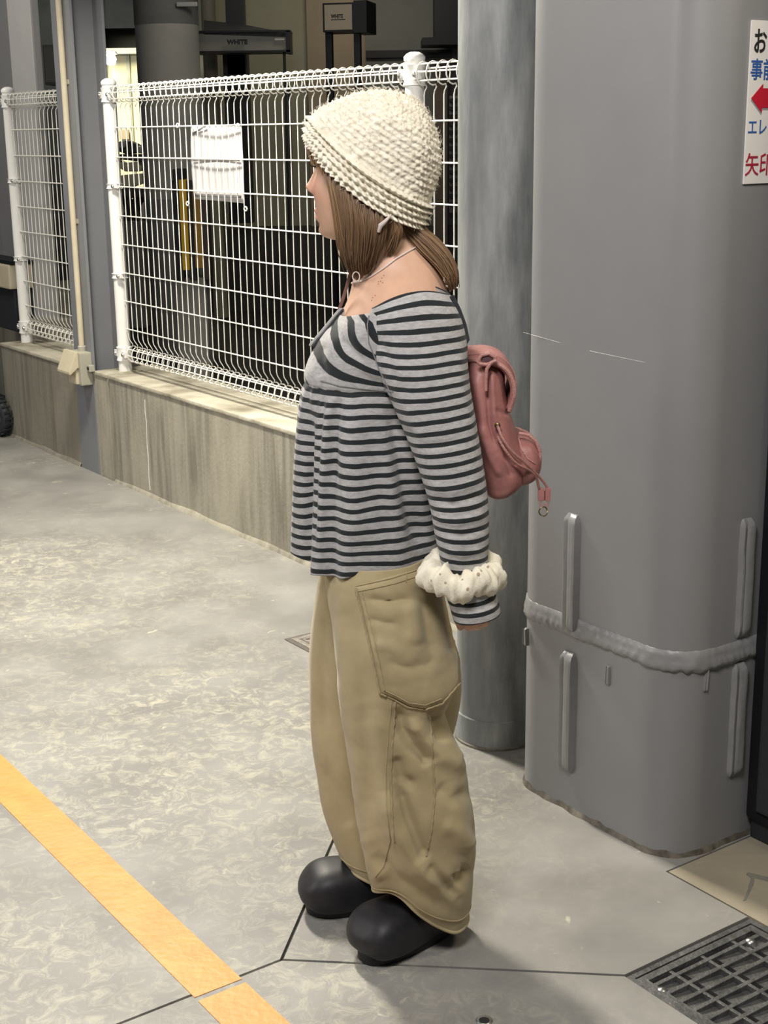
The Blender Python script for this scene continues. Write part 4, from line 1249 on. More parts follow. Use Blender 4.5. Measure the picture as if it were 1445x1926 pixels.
nw = .0075 + .0065 * np.clip((.012 - z) / .05, 0, 1)
ridge = np.where(z > -.036, np.clip((.016 - z) / .052, 0, 1)**1.15, np.clip((z + .050) / .014, 0, 1)**0.7) * .029
x = x + front * ridge * G_(y, nw)
x = x + front * (.007 * G_(np.abs(y) - .012, .006) * G_(z + .041, .008))                      # nostril wings
x = x - front * .0085 * G_(np.abs(y) - .033, .016) * G_(z - .001, .013)                       # eye sockets
x = x + front * .0040 * G_(np.abs(y) - .030, .020) * G_(z - .022, .009)                       # brows
x = x + front * .0050 * G_(np.abs(y) - .042, .020) * G_(z + .036, .022)                       # cheeks
y = y + np.sign(y) * .004 * front * G_(np.abs(y) - .055, .02) * G_(z + .04, .03)
x = x + front * (.0125 * G_(z + .0750, .0055) + .0130 * G_(z + .0880, .0060) - .0045 * G_(z + .0815, .0024)) * G_(y, .019)   # lips
x = x - front * .0030 * G_(z + .099, .005) * G_(y, .018)
x = x + front * .0085 * G_(z + .112, .011) * G_(y, .018)                                      # chin
LOC = np.stack([x, y, z], -1)
HW = np.array(HC) + LOC[..., 0:1] * hf + LOC[..., 1:2] * hl + LOC[..., 2:3] * hz
HF = [(i * cols + k, i * cols + (k + 1) % cols, (i + 1) * cols + (k + 1) % cols, (i + 1) * cols + k) for i in range(rows - 1) for k in range(cols)]
HF += [tuple(range(cols - 1, -1, -1)), tuple((rows - 1) * cols + k for k in range(cols))]
add_shape(HW, HF)
for sd in (1, -1):                                                                            # ears
    m = MB(); c = np.array(HC) + hf * -.008 + hl * (.074 * sd) + hz * -.020
    P = [Vector(c + hf * (.014 * math.cos(a)) + hz * (.028 * math.sin(a)) + hl * (.005 * sd)) for a in [k * PI / 8 for k in range(16)]]
    m.tube(P, .0055, 8, closed=True); add_shape(np.array(m.v), m.f)
    m = MB(); m.lathe(Vector(c), [(.001, -.006), (.012, -.004), (.015, 0), (.012, .004), (.001, .006)], 12, Vector(hl)); add_shape(np.array(m.v), m.f)

me = bpy.data.meshes.new('body_raw'); me.from_pydata(body_v, [], body_f)
bm = bmesh.new(); bm.from_mesh(me); bmesh.ops.recalc_face_normals(bm, faces=bm.faces); bm.to_mesh(me); bm.free()
tmp = bpy.data.objects.new('body_raw', me); COL.objects.link(tmp)
rm = tmp.modifiers.new('remesh', 'REMESH'); rm.mode = 'VOXEL'; rm.voxel_size = 0.0036; rm.adaptivity = 0.0
sm_ = tmp.modifiers.new('smooth', 'SMOOTH'); sm_.factor = 0.5; sm_.iterations = 4
bpy.context.view_layer.update()
dg = bpy.context.evaluated_depsgraph_get()
bme = bpy.data.meshes.new_from_object(tmp.evaluated_get(dg)); bpy.data.objects.remove(tmp); bpy.data.meshes.remove(me)
bme.name = 'body'
nv = len(bme.vertices); co = np.zeros(nv * 3); bme.vertices.foreach_get('co', co); co = co.reshape(-1, 3)
rel = co - np.array(HC); lx, ly, lz = rel @ hf, rel @ hl, rel @ hz
tn = np.zeros(nv)
fm = (lx > .05)
tn += fm * 1.0 * np.exp(-((lz + .0815) / .0105)**4) * np.exp(-(ly / .021)**4)
tn += fm * 0.34 * np.exp(-(((np.abs(ly) - .040) / .022)**2)) * np.exp(-(((lz + .030) / .022)**2))
tn += fm * 0.20 * np.exp(-((ly / .014)**2)) * np.exp(-(((lz + .034) / .012)**2))
at_ = bme.attributes.new('tint', 'FLOAT', 'POINT'); at_.data.foreach_set('value', np.clip(tn, 0, 1).astype(np.float32))
bme.materials.clear(); bme.materials.append(M_SKIN); bme.shade_smooth()
body = bpy.data.objects.new('body', bme); COL.objects.link(body); adopt(person, body)
BODY_BVH = bvh_of(body)

# eyes: dark half-closed lids seen from the side
M_EYE = pm('eye_white', (0.75, 0.73, 0.70), rough=0.25); M_IRIS = pm('iris_brown', (0.03, 0.018, 0.012), rough=0.2); M_LASH = pm('eyelash_black', (0.012, 0.010, 0.010), rough=.6)
for sd in (1, -1):
    c = np.array(HC) + hf * .0625 + hl * (.032 * sd) + hz * .001
    e_ = MB().lathe(Vector(c - hf * .0045), [(.0115 * math.sin(a), -.0115 * math.cos(a)) for a in [PI * k / 12 for k in range(1, 12)]], 18, Vector(hf)).build('eye', M_EYE, smooth=True, angle=180); adopt(person, e_)
    ir = MB().lathe(Vector(c + hf * .0060), [(.0058, 0), (.0050, .0016), (.0, .0022)], 16, Vector(hf)).build('iris', M_IRIS, smooth=True); adopt(e_, ir)
    P = []
    for k in range(9):
        a = -1.05 + 2.1 * k / 8
        P.append(Vector(c + hf * (.0125 * math.cos(a * .8)) + hl * (.0135 * math.sin(a)) + hz * (.0010 * math.cos(a * 1.2))))
    ls = MB().tube(P, .0021, 6)
    for k in range(1, 9):
        p = P[k]; ls.tube([p, p + Vector(hf) * .006 + Vector(hz) * -.0005 + Vector(hl) * (.003 * (k - 4) / 4), p + Vector(hf) * .0085 + Vector(hz) * .002 + Vector(hl) * (.004 * (k - 4) / 4)], [.0007, .0006, .0003], 4)
    adopt(e_, ls.build('eyelashes', M_LASH, smooth=True))

# ---------------------------------------------------------------- striped top
PER = 0.0196


def nz3(P, sc, seed): return np.array([noise.noise(Vector((p[0] * sc + seed, p[1] * sc, p[2] * sc))) for p in P.reshape(-1, 3)]).reshape(P.shape[:-1])


TB = Loft([
    dict(f=(640, 588), b=(846, 566), n=.150, w=.150, e=2.4, bow=(0, .012)),
    dict(f=(612, 622), b=(856, 600), n=.155, w=.158, e=2.4, bow=(0, .006)),
    dict(f=(590, 655), b=(862, 640), n=.150, w=.160, e=2.3),
    dict(f=(575, 690), b=(862, 680), n=.142, w=.155, e=2.2),
    dict(f=(573, 716), b=(858, 720), n=.138, w=.150, e=2.2),
    dict(f=(566, 745), b=(852, 760), n=.140, w=.150, e=2.2),
    dict(f=(560, 820), b=(846, 830), n=.146, w=.155, e=2.2),
    dict(f=(558, 900), b=(842, 910), n=.152, w=.160, e=2.2),
    dict(f=(557, 980), b=(838, 985), n=.158, w=.165, e=2.2),
    dict(f=(557, 1040), b=(836, 1040), n=.160, w=.168, e=2.2)], 190, 200)
V = TB.V; R_, C2 = TB.rows, TB.cols
cen = V.mean(axis=1, keepdims=True)
zz = V[..., 2]; zse = atY(573, 716, YB).z; zhem = atY(557, 1040, YB).z
tt = np.clip((zse - zz) / (zse - zhem), 0, 1)
deg = np.degrees(TB.th)[None, :]
dd = lambda c, w: np.exp(-(((deg - c + 180) % 360 - 180) / w)**2)
mod = (-.20 * dd(30, 9) + .05 * dd(47, 9) - .055 * dd(63, 6) + .03 * dd(74, 7) - .05 * dd(128, 14) + .05 * dd(8, 10)
       - .10 * dd(338, 10) + .04 * dd(315, 12) - .06 * dd(290, 9) - .05 * dd(160, 8) + .04 * dd(180, 9) - .05 * dd(205, 9) + .03 * dd(240, 14) - .04 * dd(262, 9))
gath = (.014 * np.sin(np.radians(deg) * 26) * (dd(40, 28) + .7 * dd(325, 26)))
mod = 1.35 * mod * (tt**0.75) + gath * np.exp(-((tt - .05) / .09)**2) * (tt > 0)
sc = 1 + mod
V[..., 0] = cen[..., 0] + (V[..., 0] - cen[..., 0]) * sc
V[..., 1] = cen[..., 1] + (V[..., 1] - cen[..., 1]) * sc
# seam under the bust
seam = np.exp(-((zz - zse) / .004)**2)
V[..., 0] = cen[..., 0] + (V[..., 0] - cen[..., 0]) * (1 - .018 * seam); V[..., 1] = cen[..., 1] + (V[..., 1] - cen[..., 1]) * (1 - .018 * seam)
# hem waves
V[..., 2] += tt**2 * (.006 * np.sin(np.radians(deg) * 5 + 0.6) + .004 * np.sin(np.radians(deg) * 9))
F = TB.faces(); N = vnormals(V, F)
V = crease(V, N, [
    ([(606, 726), (598, 800), (590, 900), (586, 1060)], 9, -.010),
    ([(622, 728), (612, 820), (604, 940), (600, 1050)], 8, .006),
    ([(640, 735), (632, 820), (628, 920)], 7, -.006),
    ([(735, 745), (752, 850), (775, 960), (800, 1040)], 18, -.016),
    ([(660, 760), (668, 900), (672, 1040)], 24, .009),
    ([(700, 780), (712, 900), (735, 1050)], 14, -.004),
    ([(690, 585), (672, 640), (690, 690), (730, 715)], 12, .006),
    ([(620, 600), (640, 640), (700, 690)], 9, -.005),
    ([(604, 640), (600, 680), (606, 712)], 12, -.006)])
zz = V[..., 2]; xx = V[..., 0]
xf = np.interp(zz.ravel(), TB.A[::-1, 2], TB.A[::-1, 0]).reshape(zz.shape)
up = np.clip((zz - zse) / .115, 0, 1.4)
wave = .004 * nz3(V, 9, 3.1) + .002 * nz3(V, 22, 7.7)
stripe_low = (zhem - zz + wave * 1.2) / PER
tilt = np.clip((xx - xf) / .12, 0, 1.6)
stripe_up = (zhem - zse) / PER - (zz - zse - .075 * up**0.8 * (1 - tilt) + .0) / (PER * 1.08) + wave / PER
stripe = np.where(zz > zse, stripe_up, stripe_low) + 0.42
top = mesh_obj('striped_top', V, F, M_STRIPE, person, attrs={'stripe': stripe}, solid=.0016)

SLN = Loft([
    dict(f=(700, 578), b=(846, 552), y=2.425, n=.055, w=.05, e=2.1, bow=(0, .020)),
    dict(f=(694, 600), b=(866, 585), y=2.42, n=.066, w=.05, e=2.1, bow=(0, .012)),
    dict(f=(694, 640), b=(878, 630), y=2.415, n=.072, w=.05, e=2.1),
    dict(f=(708, 690), b=(880, 680), y=2.405, n=.072, w=.05, e=2.1),
    dict(f=(734, 750), b=(886, 735), y=2.395, n=.068, w=.05, e=2.1),
    dict(f=(764, 820), b=(897, 800), y=2.385, n=.062, w=.05, e=2.1),
    dict(f=(790, 890), b=(909, 872), y=2.375, n=.057, w=.05, e=2.1),
    dict(f=(808, 950), b=(918, 938), y=2.37, n=.054, w=.05, e=2.1),
    dict(f=(818, 1005), b=(920, 1000), y=2.365, n=.050, w=.046, e=2.1),
    dict(f=(828, 1050), b=(918, 1050), y=2.36, n=.040, w=.038, e=2.1),
    dict(f=(834, 1085), b=(918, 1082), y=2.36, n=.036, w=.035, e=2.1),
    dict(f=(838, 1115), b=(926, 1104), y=2.36, n=.042, w=.040, e=2.1),
    dict(f=(847, 1145), b=(938, 1130), y=2.36, n=.046, w=.044, e=2.1),
    dict(f=(853, 1166), b=(942, 1150), y=2.36, n=.045, w=.043, e=2.1)], 210, 110)
V = SLN.V; F = SLN.faces(); N = vnormals(V, F)
V = crease(V, N, [
    ([(812, 935), (850, 950), (912, 930)], 7, -.0035), ([(806, 910), (850, 925), (905, 905)], 8, .003),
    ([(818, 975), (860, 985), (918, 965)], 7, .0035), ([(825, 1000), (870, 1010), (918, 990)], 6, -.003),
    ([(700, 620), (740, 700), (770, 760)], 10, -.005), ([(730, 660), (760, 740), (800, 860)], 14, .004),
    ([(862, 640), (868, 740), (890, 820)], 9, .003), ([(832, 1035), (870, 1045), (915, 1030)], 6, .003),
    ([(760, 800), (800, 840), (880, 830)], 8, -.0025), ([(846, 1140), (890, 1150), (935, 1132)], 6, -.003)])
ax_len = np.repeat(SLN.len[:, None], SLN.cols, 1) / 2.0
# true length along the arm
cline = V.mean(axis=1); al = np.concatenate([[0], np.cumsum(np.linalg.norm(np.diff(cline, axis=0), axis=1))])
ax_len = np.repeat(al[:, None], SLN.cols, 1)
wv = .003 * nz3(V, 12, 1.0)
mesh_obj('sleeve', V, F, M_STRIPE, person, attrs={'stripe': (ax_len + wv) / (PER * .98) + .25}, solid=.0016)

SLF = Loft([
    dict(f=(652, 572), b=(826, 552), y=2.655, n=.05, w=.05, e=2.1),
    dict(f=(640, 610), b=(840, 600), y=2.665, n=.05, w=.066, e=2.1),
    dict(f=(650, 680), b=(842, 680), y=2.675, n=.05, w=.070, e=2.1),
    dict(f=(690, 780), b=(830, 780), y=2.685, n=.05, w=.062, e=2.1),
    dict(f=(700, 880), b=(805, 880), y=2.69, n=.05, w=.055, e=2.1),
    dict(f=(690, 960), b=(780, 970), y=2.69, n=.045, w=.048, e=2.1),
    dict(f=(682, 1020), b=(765, 1030), y=2.69, n=.036, w=.036, e=2.1),
    dict(f=(672, 1080), b=(765, 1090), y=2.69, n=.042, w=.042, e=2.1)], 130, 70)
V = SLF.V; cline = V.mean(axis=1); al = np.concatenate([[0], np.cumsum(np.linalg.norm(np.diff(cline, axis=0), axis=1))])
mesh_obj('sleeve', V, SLF.faces(), M_STRIPE, person, attrs={'stripe': np.repeat(al[:, None], SLF.cols, 1) / PER}, solid=.0016)

TOP_BVH = bvh_of(*[o for o in person.children if o.name.startswith(('striped_top', 'sleeve'))])
M_BIND = cloth('grey_binding', (0.38, 0.375, 0.37), (0.46, 0.455, 0.45), 90, 700)
# neckline binding on the far side, two ribs
for dx in (0, 7, 13):
    P = [atY(642 - 58 * t / 8 + dx * (0.6 + .4 * t / 8), 580 + 70 * t / 8 + dx * 0.35, 2.50 + 0.035 * t / 8) for t in range(9)]
    adopt(person, MB().tube(P, .0034, 6).build('neck_binding', M_BIND if dx != 7 else M_NAVY, smooth=True))
# thin strap from under the hair to the neckline
P = [atY(x_, y_, 2.50) for x_, y_ in ((658, 518), (652, 540), (646, 560), (638, 582))]
adopt(person, MB().tube(P, (.003, .0012), 6, flat=Vector((1, 0, 0))).build('thin_strap', M_CAMI, smooth=True))
M_SEAM = cloth('grey_seam', (0.16, 0.16, 0.16), (0.26, 0.26, 0.26), 200, 700)
# seams of the top: raglan seam, under-bust seam
for line in ([(697, 578), (691, 612), (694, 645), (712, 690), (738, 745)], [(604, 716), (640, 726), (690, 732), (740, 736)]):
    P, _ = drape(TOP_BVH, line, .0008)
    if len(P) > 2: adopt(person, MB().tube(P, .0011, 5).build('seam', M_SEAM, smooth=True))
# folded back edge of the top behind the shoulder
P = [atY(x_, y_, 2.40) for x_, y_ in ((850, 556), (860, 584), (868, 612), (874, 640), (872, 652))]
adopt(person, MB().tube(P, [(.004, .003), (.007, .004), (.009, .004), (.009, .004), (.004, .002)], 8, flat=Vector((1, 0, 0))).build('back_fold', M_NAVY, smooth=True))

# ---------------------------------------------------------------- trousers
YN, YF = 2.455, 2.615
NL = Loft([
    dict(f=(612, 1040), b=(806, 1030), y=2.49, n=.125, w=.09, e=2.3),
    dict(f=(612, 1085), b=(818, 1080), y=2.475, n=.122, w=.10, e=2.3),
    dict(f=(620, 1140), b=(838, 1140), y=2.465, n=.118, w=.10, e=2.3),
    dict(f=(628, 1200), b=(852, 1200), y=YN, n=.116, w=.10, e=2.3),
    dict(f=(633, 1260), b=(866, 1262), y=YN, n=.116, w=.10, e=2.3),
    dict(f=(639, 1310), b=(848, 1308), y=YN, n=.113, w=.09, e=2.3),
    dict(f=(643, 1342), b=(838, 1342), y=YN, n=.110, w=.085, e=2.3),
    dict(f=(649, 1385), b=(854, 1385), y=YN, n=.108, w=.08, e=2.2),
    dict(f=(657, 1440), b=(873, 1438), y=YN, n=.106, w=.075, e=2.2),
    dict(f=(667, 1500), b=(886, 1500), y=YN, n=.105, w=.07, e=2.2),
    dict(f=(678, 1560), b=(893, 1560), y=YN + .005, n=.103, w=.07, e=2.2),
    dict(f=(689, 1620), b=(894, 1620), y=YN + .010, n=.100, w=.07, e=2.1),
    dict(f=(695, 1655), b=(890, 1678), y=YN + .015, n=.090, w=.07, e=2.0),
    dict(f=(700, 1672), b=(880, 1724), y=YN + .02, n=.078, w=.066, e=2.0)], 230, 170)
V = NL.V; F = NL.faces()
# the hem is hitched up over the instep and sags to the heel
kr = np.clip((np.arange(NL.rows) / (NL.rows - 1) - .72) / .28, 0, 1)[:, None]**1.5
dgr = np.degrees(NL.th)[None, :]
V[..., 2] += kr * (.040 * np.exp(-((dgr - 58) / 34)**2) + .018 * np.exp(-((dgr - 300) / 50)**2) - .012 * np.exp(-((dgr - 138) / 26)**2))
N = vnormals(V, F)
V = V + (N * (.004 * nz3(V, 11, 2.0) + .002 * nz3(V, 26, 5.0)).reshape(-1, 1)).reshape(V.shape)
FOLDS = [
    ([(640, 1150), (655, 1260), (668, 1400), (690, 1520)], 16, .006),
    ([(672, 1320), (690, 1430), (705, 1540)], 20, -.004),
    ([(745, 1325), (760, 1375), (798, 1421), (812, 1440)], 11, -.013),
    ([(770, 1345), (790, 1390), (830, 1425), (880, 1450)], 14, .010),
    ([(742, 1420), (757, 1465), (782, 1482)], 10, -.009),
    ([(743, 1467), (765, 1540), (787, 1595), (800, 1620)], 12, -.013),
    ([(722, 1480), (745, 1560), (790, 1630), (845, 1672)], 14, .011),
    ([(800, 1625), (830, 1655), (862, 1690)], 9, -.011),
    ([(862, 1640), (866, 1660), (884, 1625)], 9, -.010),
    ([(700, 1600), (740, 1650), (800, 1690), (850, 1715)], 12, -.007),
    ([(690, 1560), (700, 1620), (720, 1660)], 12, .005),
    ([(820, 1480), (850, 1500), (888, 1490)], 12, -.006),
    ([(830, 1550), (855, 1560), (890, 1600)], 14, .007),
    ([(815, 1345), (845, 1400), (870, 1430)], 10, .006),
    ([(818, 1340), (826, 1380), (832, 1400)], 8, -.010),
    ([(790, 1085), (797, 1140), (802, 1190), (822, 1240)], 17, -.008),
    ([(770, 1130), (778, 1170), (785, 1215)], 12, .007),
    ([(690, 1125), (730, 1130), (775, 1125)], 8, -.004),
    ([(840, 1100), (845, 1180), (858, 1240)], 16, -.008)]
V = crease(V, N, [(a, w_ * 1.15, d * 1.35) for a, w_, d in FOLDS] + [([(655, 1120), (668, 1250), (690, 1420), (712, 1560)], 26, -.006), ([(700, 1330), (712, 1440), (722, 1560)], 22, .007), ([(838, 1470), (862, 1540), (872, 1610)], 18, .009), ([(725, 1240), (760, 1255), (800, 1250), (822, 1236)], 9, -.005), ([(690, 1160), (720, 1170), (750, 1172)], 7, -.004), ([(700, 1210), (735, 1215), (760, 1230)], 8, .004)])
nleg = mesh_obj('trouser_leg', V, F, M_KHAKI, person, solid=.0022)
FL = Loft([
    dict(f=(604, 1040), b=(800, 1030), y=2.56, n=.09, w=.125, e=2.3),
    dict(f=(599, 1085), b=(815, 1080), y=2.58, n=.10, w=.12, e=2.3),
    dict(f=(591, 1150), b=(842, 1170), y=2.60, n=.10, w=.118, e=2.3),
    dict(f=(586, 1230), b=(862, 1240), y=YF, n=.10, w=.116, e=2.3),
    dict(f=(584, 1300), b=(869, 1295), y=YF, n=.09, w=.112, e=2.2),
    dict(f=(588, 1380), b=(862, 1345), y=YF, n=.08, w=.108, e=2.2),
    dict(f=(596, 1450), b=(838, 1430), y=YF, n=.075, w=.105, e=2.2),
    dict(f=(608, 1520), b=(815, 1500), y=YF, n=.07, w=.10, e=2.2),
    dict(f=(625, 1580), b=(800, 1570), y=YF, n=.07, w=.095, e=2.1),
    dict(f=(640, 1608), b=(790, 1630), y=YF, n=.068, w=.085, e=2.0),
    dict(f=(650, 1618), b=(785, 1655), y=YF, n=.066, w=.075, e=2.0)], 150, 120)
V = FL.V; F = FL.faces(); N = vnormals(V, F)
V = V + (N * (.005 * nz3(V, 10, 12.0)).reshape(-1, 1)).reshape(V.shape)
V = crease(V, N, [([(608, 1140), (605, 1250), (610, 1400)], 10, -.006), ([(600, 1100), (595, 1300), (612, 1450)], 10, .004), ([(600, 1430), (640, 1520), (660, 1560)], 12, -.006)])
fleg = mesh_obj('trouser_leg', V, F, M_KHAKI, person, solid=.0022)
KB = bvh_of(nleg); KBF = bvh_of(fleg)


def patch(bvh, poly_px, lift, nu, nv, name, mat, thick=.002, parent=None, dips=(0, 0, 0, 0, 0, 0)):
    """cloth patch between a left and a right edge line, laid on the trousers"""
    lft, rgt = poly_px

    def along(L, t):
        m = len(L) - 1; i = min(int(t * m), m - 1); f = t * m - i
        return L[i][0] * (1 - f) + L[i + 1][0] * f, L[i][1] * (1 - f) + L[i + 1][1] * f
    vs = []; fs = []; last = None
    for j in range(nv + 1):
        a = along(lft, j / nv); b_ = along(rgt, j / nv)
        for i in range(nu + 1):
            t = i / nu; px = a[0] * (1 - t) + b_[0] * t; py = a[1] * (1 - t) + b_[1] * t
            d = ray(px, py).normalized(); h = bvh.ray_cast(CAMP, d)
            edge = min(i, nu - i, j, nv - j)
            tv = j / nv; dip = np.interp(t, [0, .18, .42, .62, .85, 1], dips) * tv**3; py += dip
            d = ray(px, py).normalized(); h = bvh.ray_cast(CAMP, d)
            lf = lift * min(1.0, .55 + edge * .25) + .0012 * noise.noise(Vector((px * .06, py * .06, 2)))
            if h[0] is None:
                p = last if last else CAMP + d * 2.6
            else:
                n = h[1] if h[1].dot(d) < 0 else -h[1]; p = h[0] + n * lf; last = p
            vs.append(p)
    for j in range(nv):
        for i in range(nu):
            k = j * (nu + 1) + i; fs.append((k, k + 1, k + nu + 2, k + nu + 1))
    return mesh_obj(name, np.array([v[:] for v in vs]), fs, mat, parent, solid=thick)


pk = patch(KB, ([(668, 1103), (678, 1140), (690, 1190), (702, 1245), (714, 1304)], [(812, 1062), (838, 1120), (852, 1180), (860, 1235), (862, 1290)]), .0065, 36, 44, 'pocket', M_KHAKI, .004, nleg, (0, 9, 30, 36, 30, -6))
KP = bvh_of(nleg, pk)


def stitch(line, r=.0011, lift=.0008, pucker=0.0, name='seam', bvh=None, mat=None, sub=10, par=None):
    P, Nn = drape(bvh or KP, line, lift, sub)
    if len(P) < 3: return
    Q = [p + n * (pucker * (0.5 + 0.5 * math.sin(i * 2.1))) for i, (p, n) in enumerate(zip(P, Nn))]
    adopt(par or nleg, MB().tube(Q, r, 6).build(name, mat or M_KHAKID, smooth=True))


stitch([(668, 1103), (700, 1096), (740, 1087), (790, 1070)], .0014)
stitch([(674, 1112), (705, 1106), (745, 1097), (795, 1080)], .0008)
stitch([(670, 1106), (680, 1142), (692, 1192), (704, 1246), (716, 1303)], .0016, .001, .0015)
stitch([(681, 1112), (690, 1146), (702, 1194), (714, 1246), (724, 1298)], .0011, .0008, .0015)
stitch([(716, 1304), (740, 1314), (768, 1330), (800, 1334), (832, 1322), (868, 1280)], .0016, .001, .001)
stitch([(722, 1298), (745, 1308), (770, 1322), (800, 1326), (830, 1314)], .0009)
stitch([(737, 1318), (731, 1380), (726, 1450), (728, 1530), (735, 1580), (722, 1630), (706, 1650)], .0010, .0006)
stitch([(744, 1320), (739, 1380), (735, 1450), (737, 1530), (742, 1585)], .0022, -.0008, .0022)
stitch([(808, 1345), (814, 1420), (818, 1500), (812, 1560), (803, 1610)], .0018, -.0006, .0022)
stitch([(765, 1072), (764, 1095)], .0009)
# hems
for L_, nm, par in ((NL, 'hem', nleg), (FL, 'hem', fleg)):
    V_ = np.array([v.co[:] for v in par.data.vertices]).reshape(L_.rows, L_.cols, 3)
    adopt(par, MB().tube([Vector(p) for p in V_[-1]], .0035, 8, closed=True).build(nm, M_KHAKI, smooth=True))
    adopt(par, MB().tube([Vector(p) + Vector((0, -.001, 0)) for p in V_[-8]], .0014, 6, closed=True).build('hem_stitch', M_KHAKID, smooth=True))

# ---------------------------------------------------------------- shoes


def clog(heel, toe, name):
    heel, toe = Vector(heel), Vector(toe); d = (toe - heel); Ln = d.length; d.normalize(); sd = Vector((-d.y, d.x, 0))
    root = empty(name, (heel + toe) / 2)
    st = [  # t, half width, top, bottom
        (0.00, .012, .060, .026), (0.03, .030, .080, .010), (0.10, .042, .092, .006), (0.25, .047, .102, .004), (0.42, .050, .106, .004),
        (0.58, .057, .104, .004), (0.70, .062, .104, .005), (0.80, .0625, .102, .008), (0.88, .058, .094, .013), (0.945, .047, .078, .026), (0.985, .028, .065, .034), (1.0, .010, .056, .044)]
    A_, _ = catmull(np.array([[t * Ln, w, a, b, 0, 0] for t, w, a, b in st]), 60)
    n = 40; vs = []; fs = []
    for r in A_:
        tl, w, a, b = r[:4]; zc_ = (a + b) / 2; hh = (a - b) / 2
        for k in range(n):
            q = 2 * PI * k / n; e = 2 / 2.8
            cx3 = math.copysign(abs(math.cos(q))**e, math.cos(q)); cz3 = math.copysign(abs(math.sin(q))**e, math.sin(q))
            wid = w * (1.0 + .05 * math.sin(q) * -1)
            g = 1 - .035 * math.exp(-((zc_ + hh * cz3 - .048) / .0026)**2) * (1 if tl > .45 * Ln else 0)   # groove line
            p = heel + d * tl + sd * (wid * cx3 * g) + Vector((0, 0, zc_ + hh * cz3))
            vs.append(p)
    m = len(A_)
    for i in range(m - 1):
        for k in range(n): fs.append((i * n + k, i * n + (k + 1) % n, (i + 1) * n + (k + 1) % n, (i + 1) * n + k))
    fs += [tuple(range(n - 1, -1, -1)), tuple((m - 1) * n + k for k in range(n))]
    up_ = MB().add(vs, fs).build('upper', M_CLOG, smooth=True, angle=180)
    # sole
    so_ = MB(); vs = []; fs = []; out = []
    for k in range(48):
        q = 2 * PI * k / 48; c_, s_ = math.cos(q), math.sin(q)
        x_ = .5 + .455 * math.copysign(abs(c_)**.8, c_)
        hw = (.040 + .012 * (x_ - .2)) * math.copysign(abs(s_)**.8, s_)
        out.append((x_ * Ln, hw))
    for zq, scq in ((0.0, .93), (.004, .97), (.016, .97), (.026, .93)):
        vs += [heel + d * (Ln * .5 + (a - Ln * .5) * scq) + sd * (b * scq) + Vector((0, 0, zq)) for a, b in out]
    for j in range(3):
        for k in range(48): fs.append((j * 48 + k, j * 48 + (k + 1) % 48, (j + 1) * 48 + (k + 1) % 48, (j + 1) * 48 + k))
    fs += [tuple(range(47, -1, -1)), tuple(144 + k for k in range(48))]
    sl = so_.add(vs, fs).build('sole', M_CLOGS, smooth=True, angle=40)
    return root, up_, sl


for (h_, t_) in (((.142, 2.550, 0), (-.066, 2.392, 0)), ((.065, 2.640, 0), (-.183, 2.585, 0))):
    root, up_, sl = clog(h_, t_, 'shoe')
    # a shoe is a worn part of the person: keep the upper as the part, sole as its sub-part
    bpy.data.objects.remove(root)
    up_.name = 'shoe'; adopt(person, up_); adopt(up_, sl)

# ---------------------------------------------------------------- knit hat
HT = Loft([
    dict(f=(589, 268), b=(786, 428), n=.092, e=2.1, bow=(-.013, -.017)),
    dict(f=(583, 248), b=(794, 412), n=.095, e=2.1, bow=(-.012, -.016)),
    dict(f=(586, 225), b=(804, 388), n=.094, e=2.1, bow=(-.010, -.013)),
    dict(f=(600, 207), b=(815, 360), n=.095, e=2.1, bow=(-.008, -.010)),
    dict(f=(622, 195), b=(823, 332), n=.095, e=2.1, bow=(-.005, -.006)),
    dict(f=(648, 183), b=(827, 303), n=.092, e=2.1),
    dict(f=(675, 175), b=(826, 274), n=.085, e=2.05),
    dict(f=(702, 171), b=(820, 249), n=.074, e=2.0),
    dict(f=(728, 171), b=(811, 227), n=.058, e=2.0),
    dict(f=(752, 177), b=(799, 209), n=.036, e=2.0),
    dict(f=(768, 184), b=(788, 199), n=.016, e=2.0),
    dict(f=(776, 189), b=(780, 192), n=.003, e=2.0)], 230, 300)
V = HT.V; F = HT.faces(); N = vnormals(V, F)
arc = np.concatenate([[0], np.cumsum(np.linalg.norm(np.diff(V[:, 75], axis=0), axis=1))])
arc = np.repeat(arc[:, None], HT.cols, 1); ang = np.repeat(HT.th[None, :], HT.rows, 0)
total = arc.max(); ROW = .0100
row = arc / ROW; ri_ = np.floor(row); fr_ = row - ri_
radn = np.clip(HT.A[:, 6:7] / .095, .08, 1)
nst = np.maximum(8, np.round(64 * radn / 4) * 4)
stc = ang / (2 * PI) * nst + (ri_ % 2) * .5
hole = np.abs(np.sin(PI * stc))**1.4
rowp = np.abs(np.sin(PI * fr_))**.7
brim = 1 / (1 + np.exp((arc - .046) / .002))
D = (.0016 + .0026 * brim) * rowp * (.35 + .65 * hole) + .0022 * hole * np.cos(2 * PI * (fr_ - .3)) * (.6 + .9 * brim)
D *= (1 + .45 * brim)
D += .0050 * np.exp(-((arc - .046) / .0034)**2) - .0045 * np.exp(-((arc - .0400) / .0028)**2) + .0040 * brim
D += .0030 * nz3(V, 120, 4.0) + .0016 * nz3(V, 260, 14.0) + .003 * nz3(V, 22, 9.0)
V = V + (N * D.reshape(-1, 1)).reshape(V.shape)
hat = mesh_obj('knit_hat', V, F, M_KNIT, person, solid=.004)
fz = MB(); rnd = random.Random(3); Vh = V.reshape(-1, 3); idx = list(range(len(Vh)))
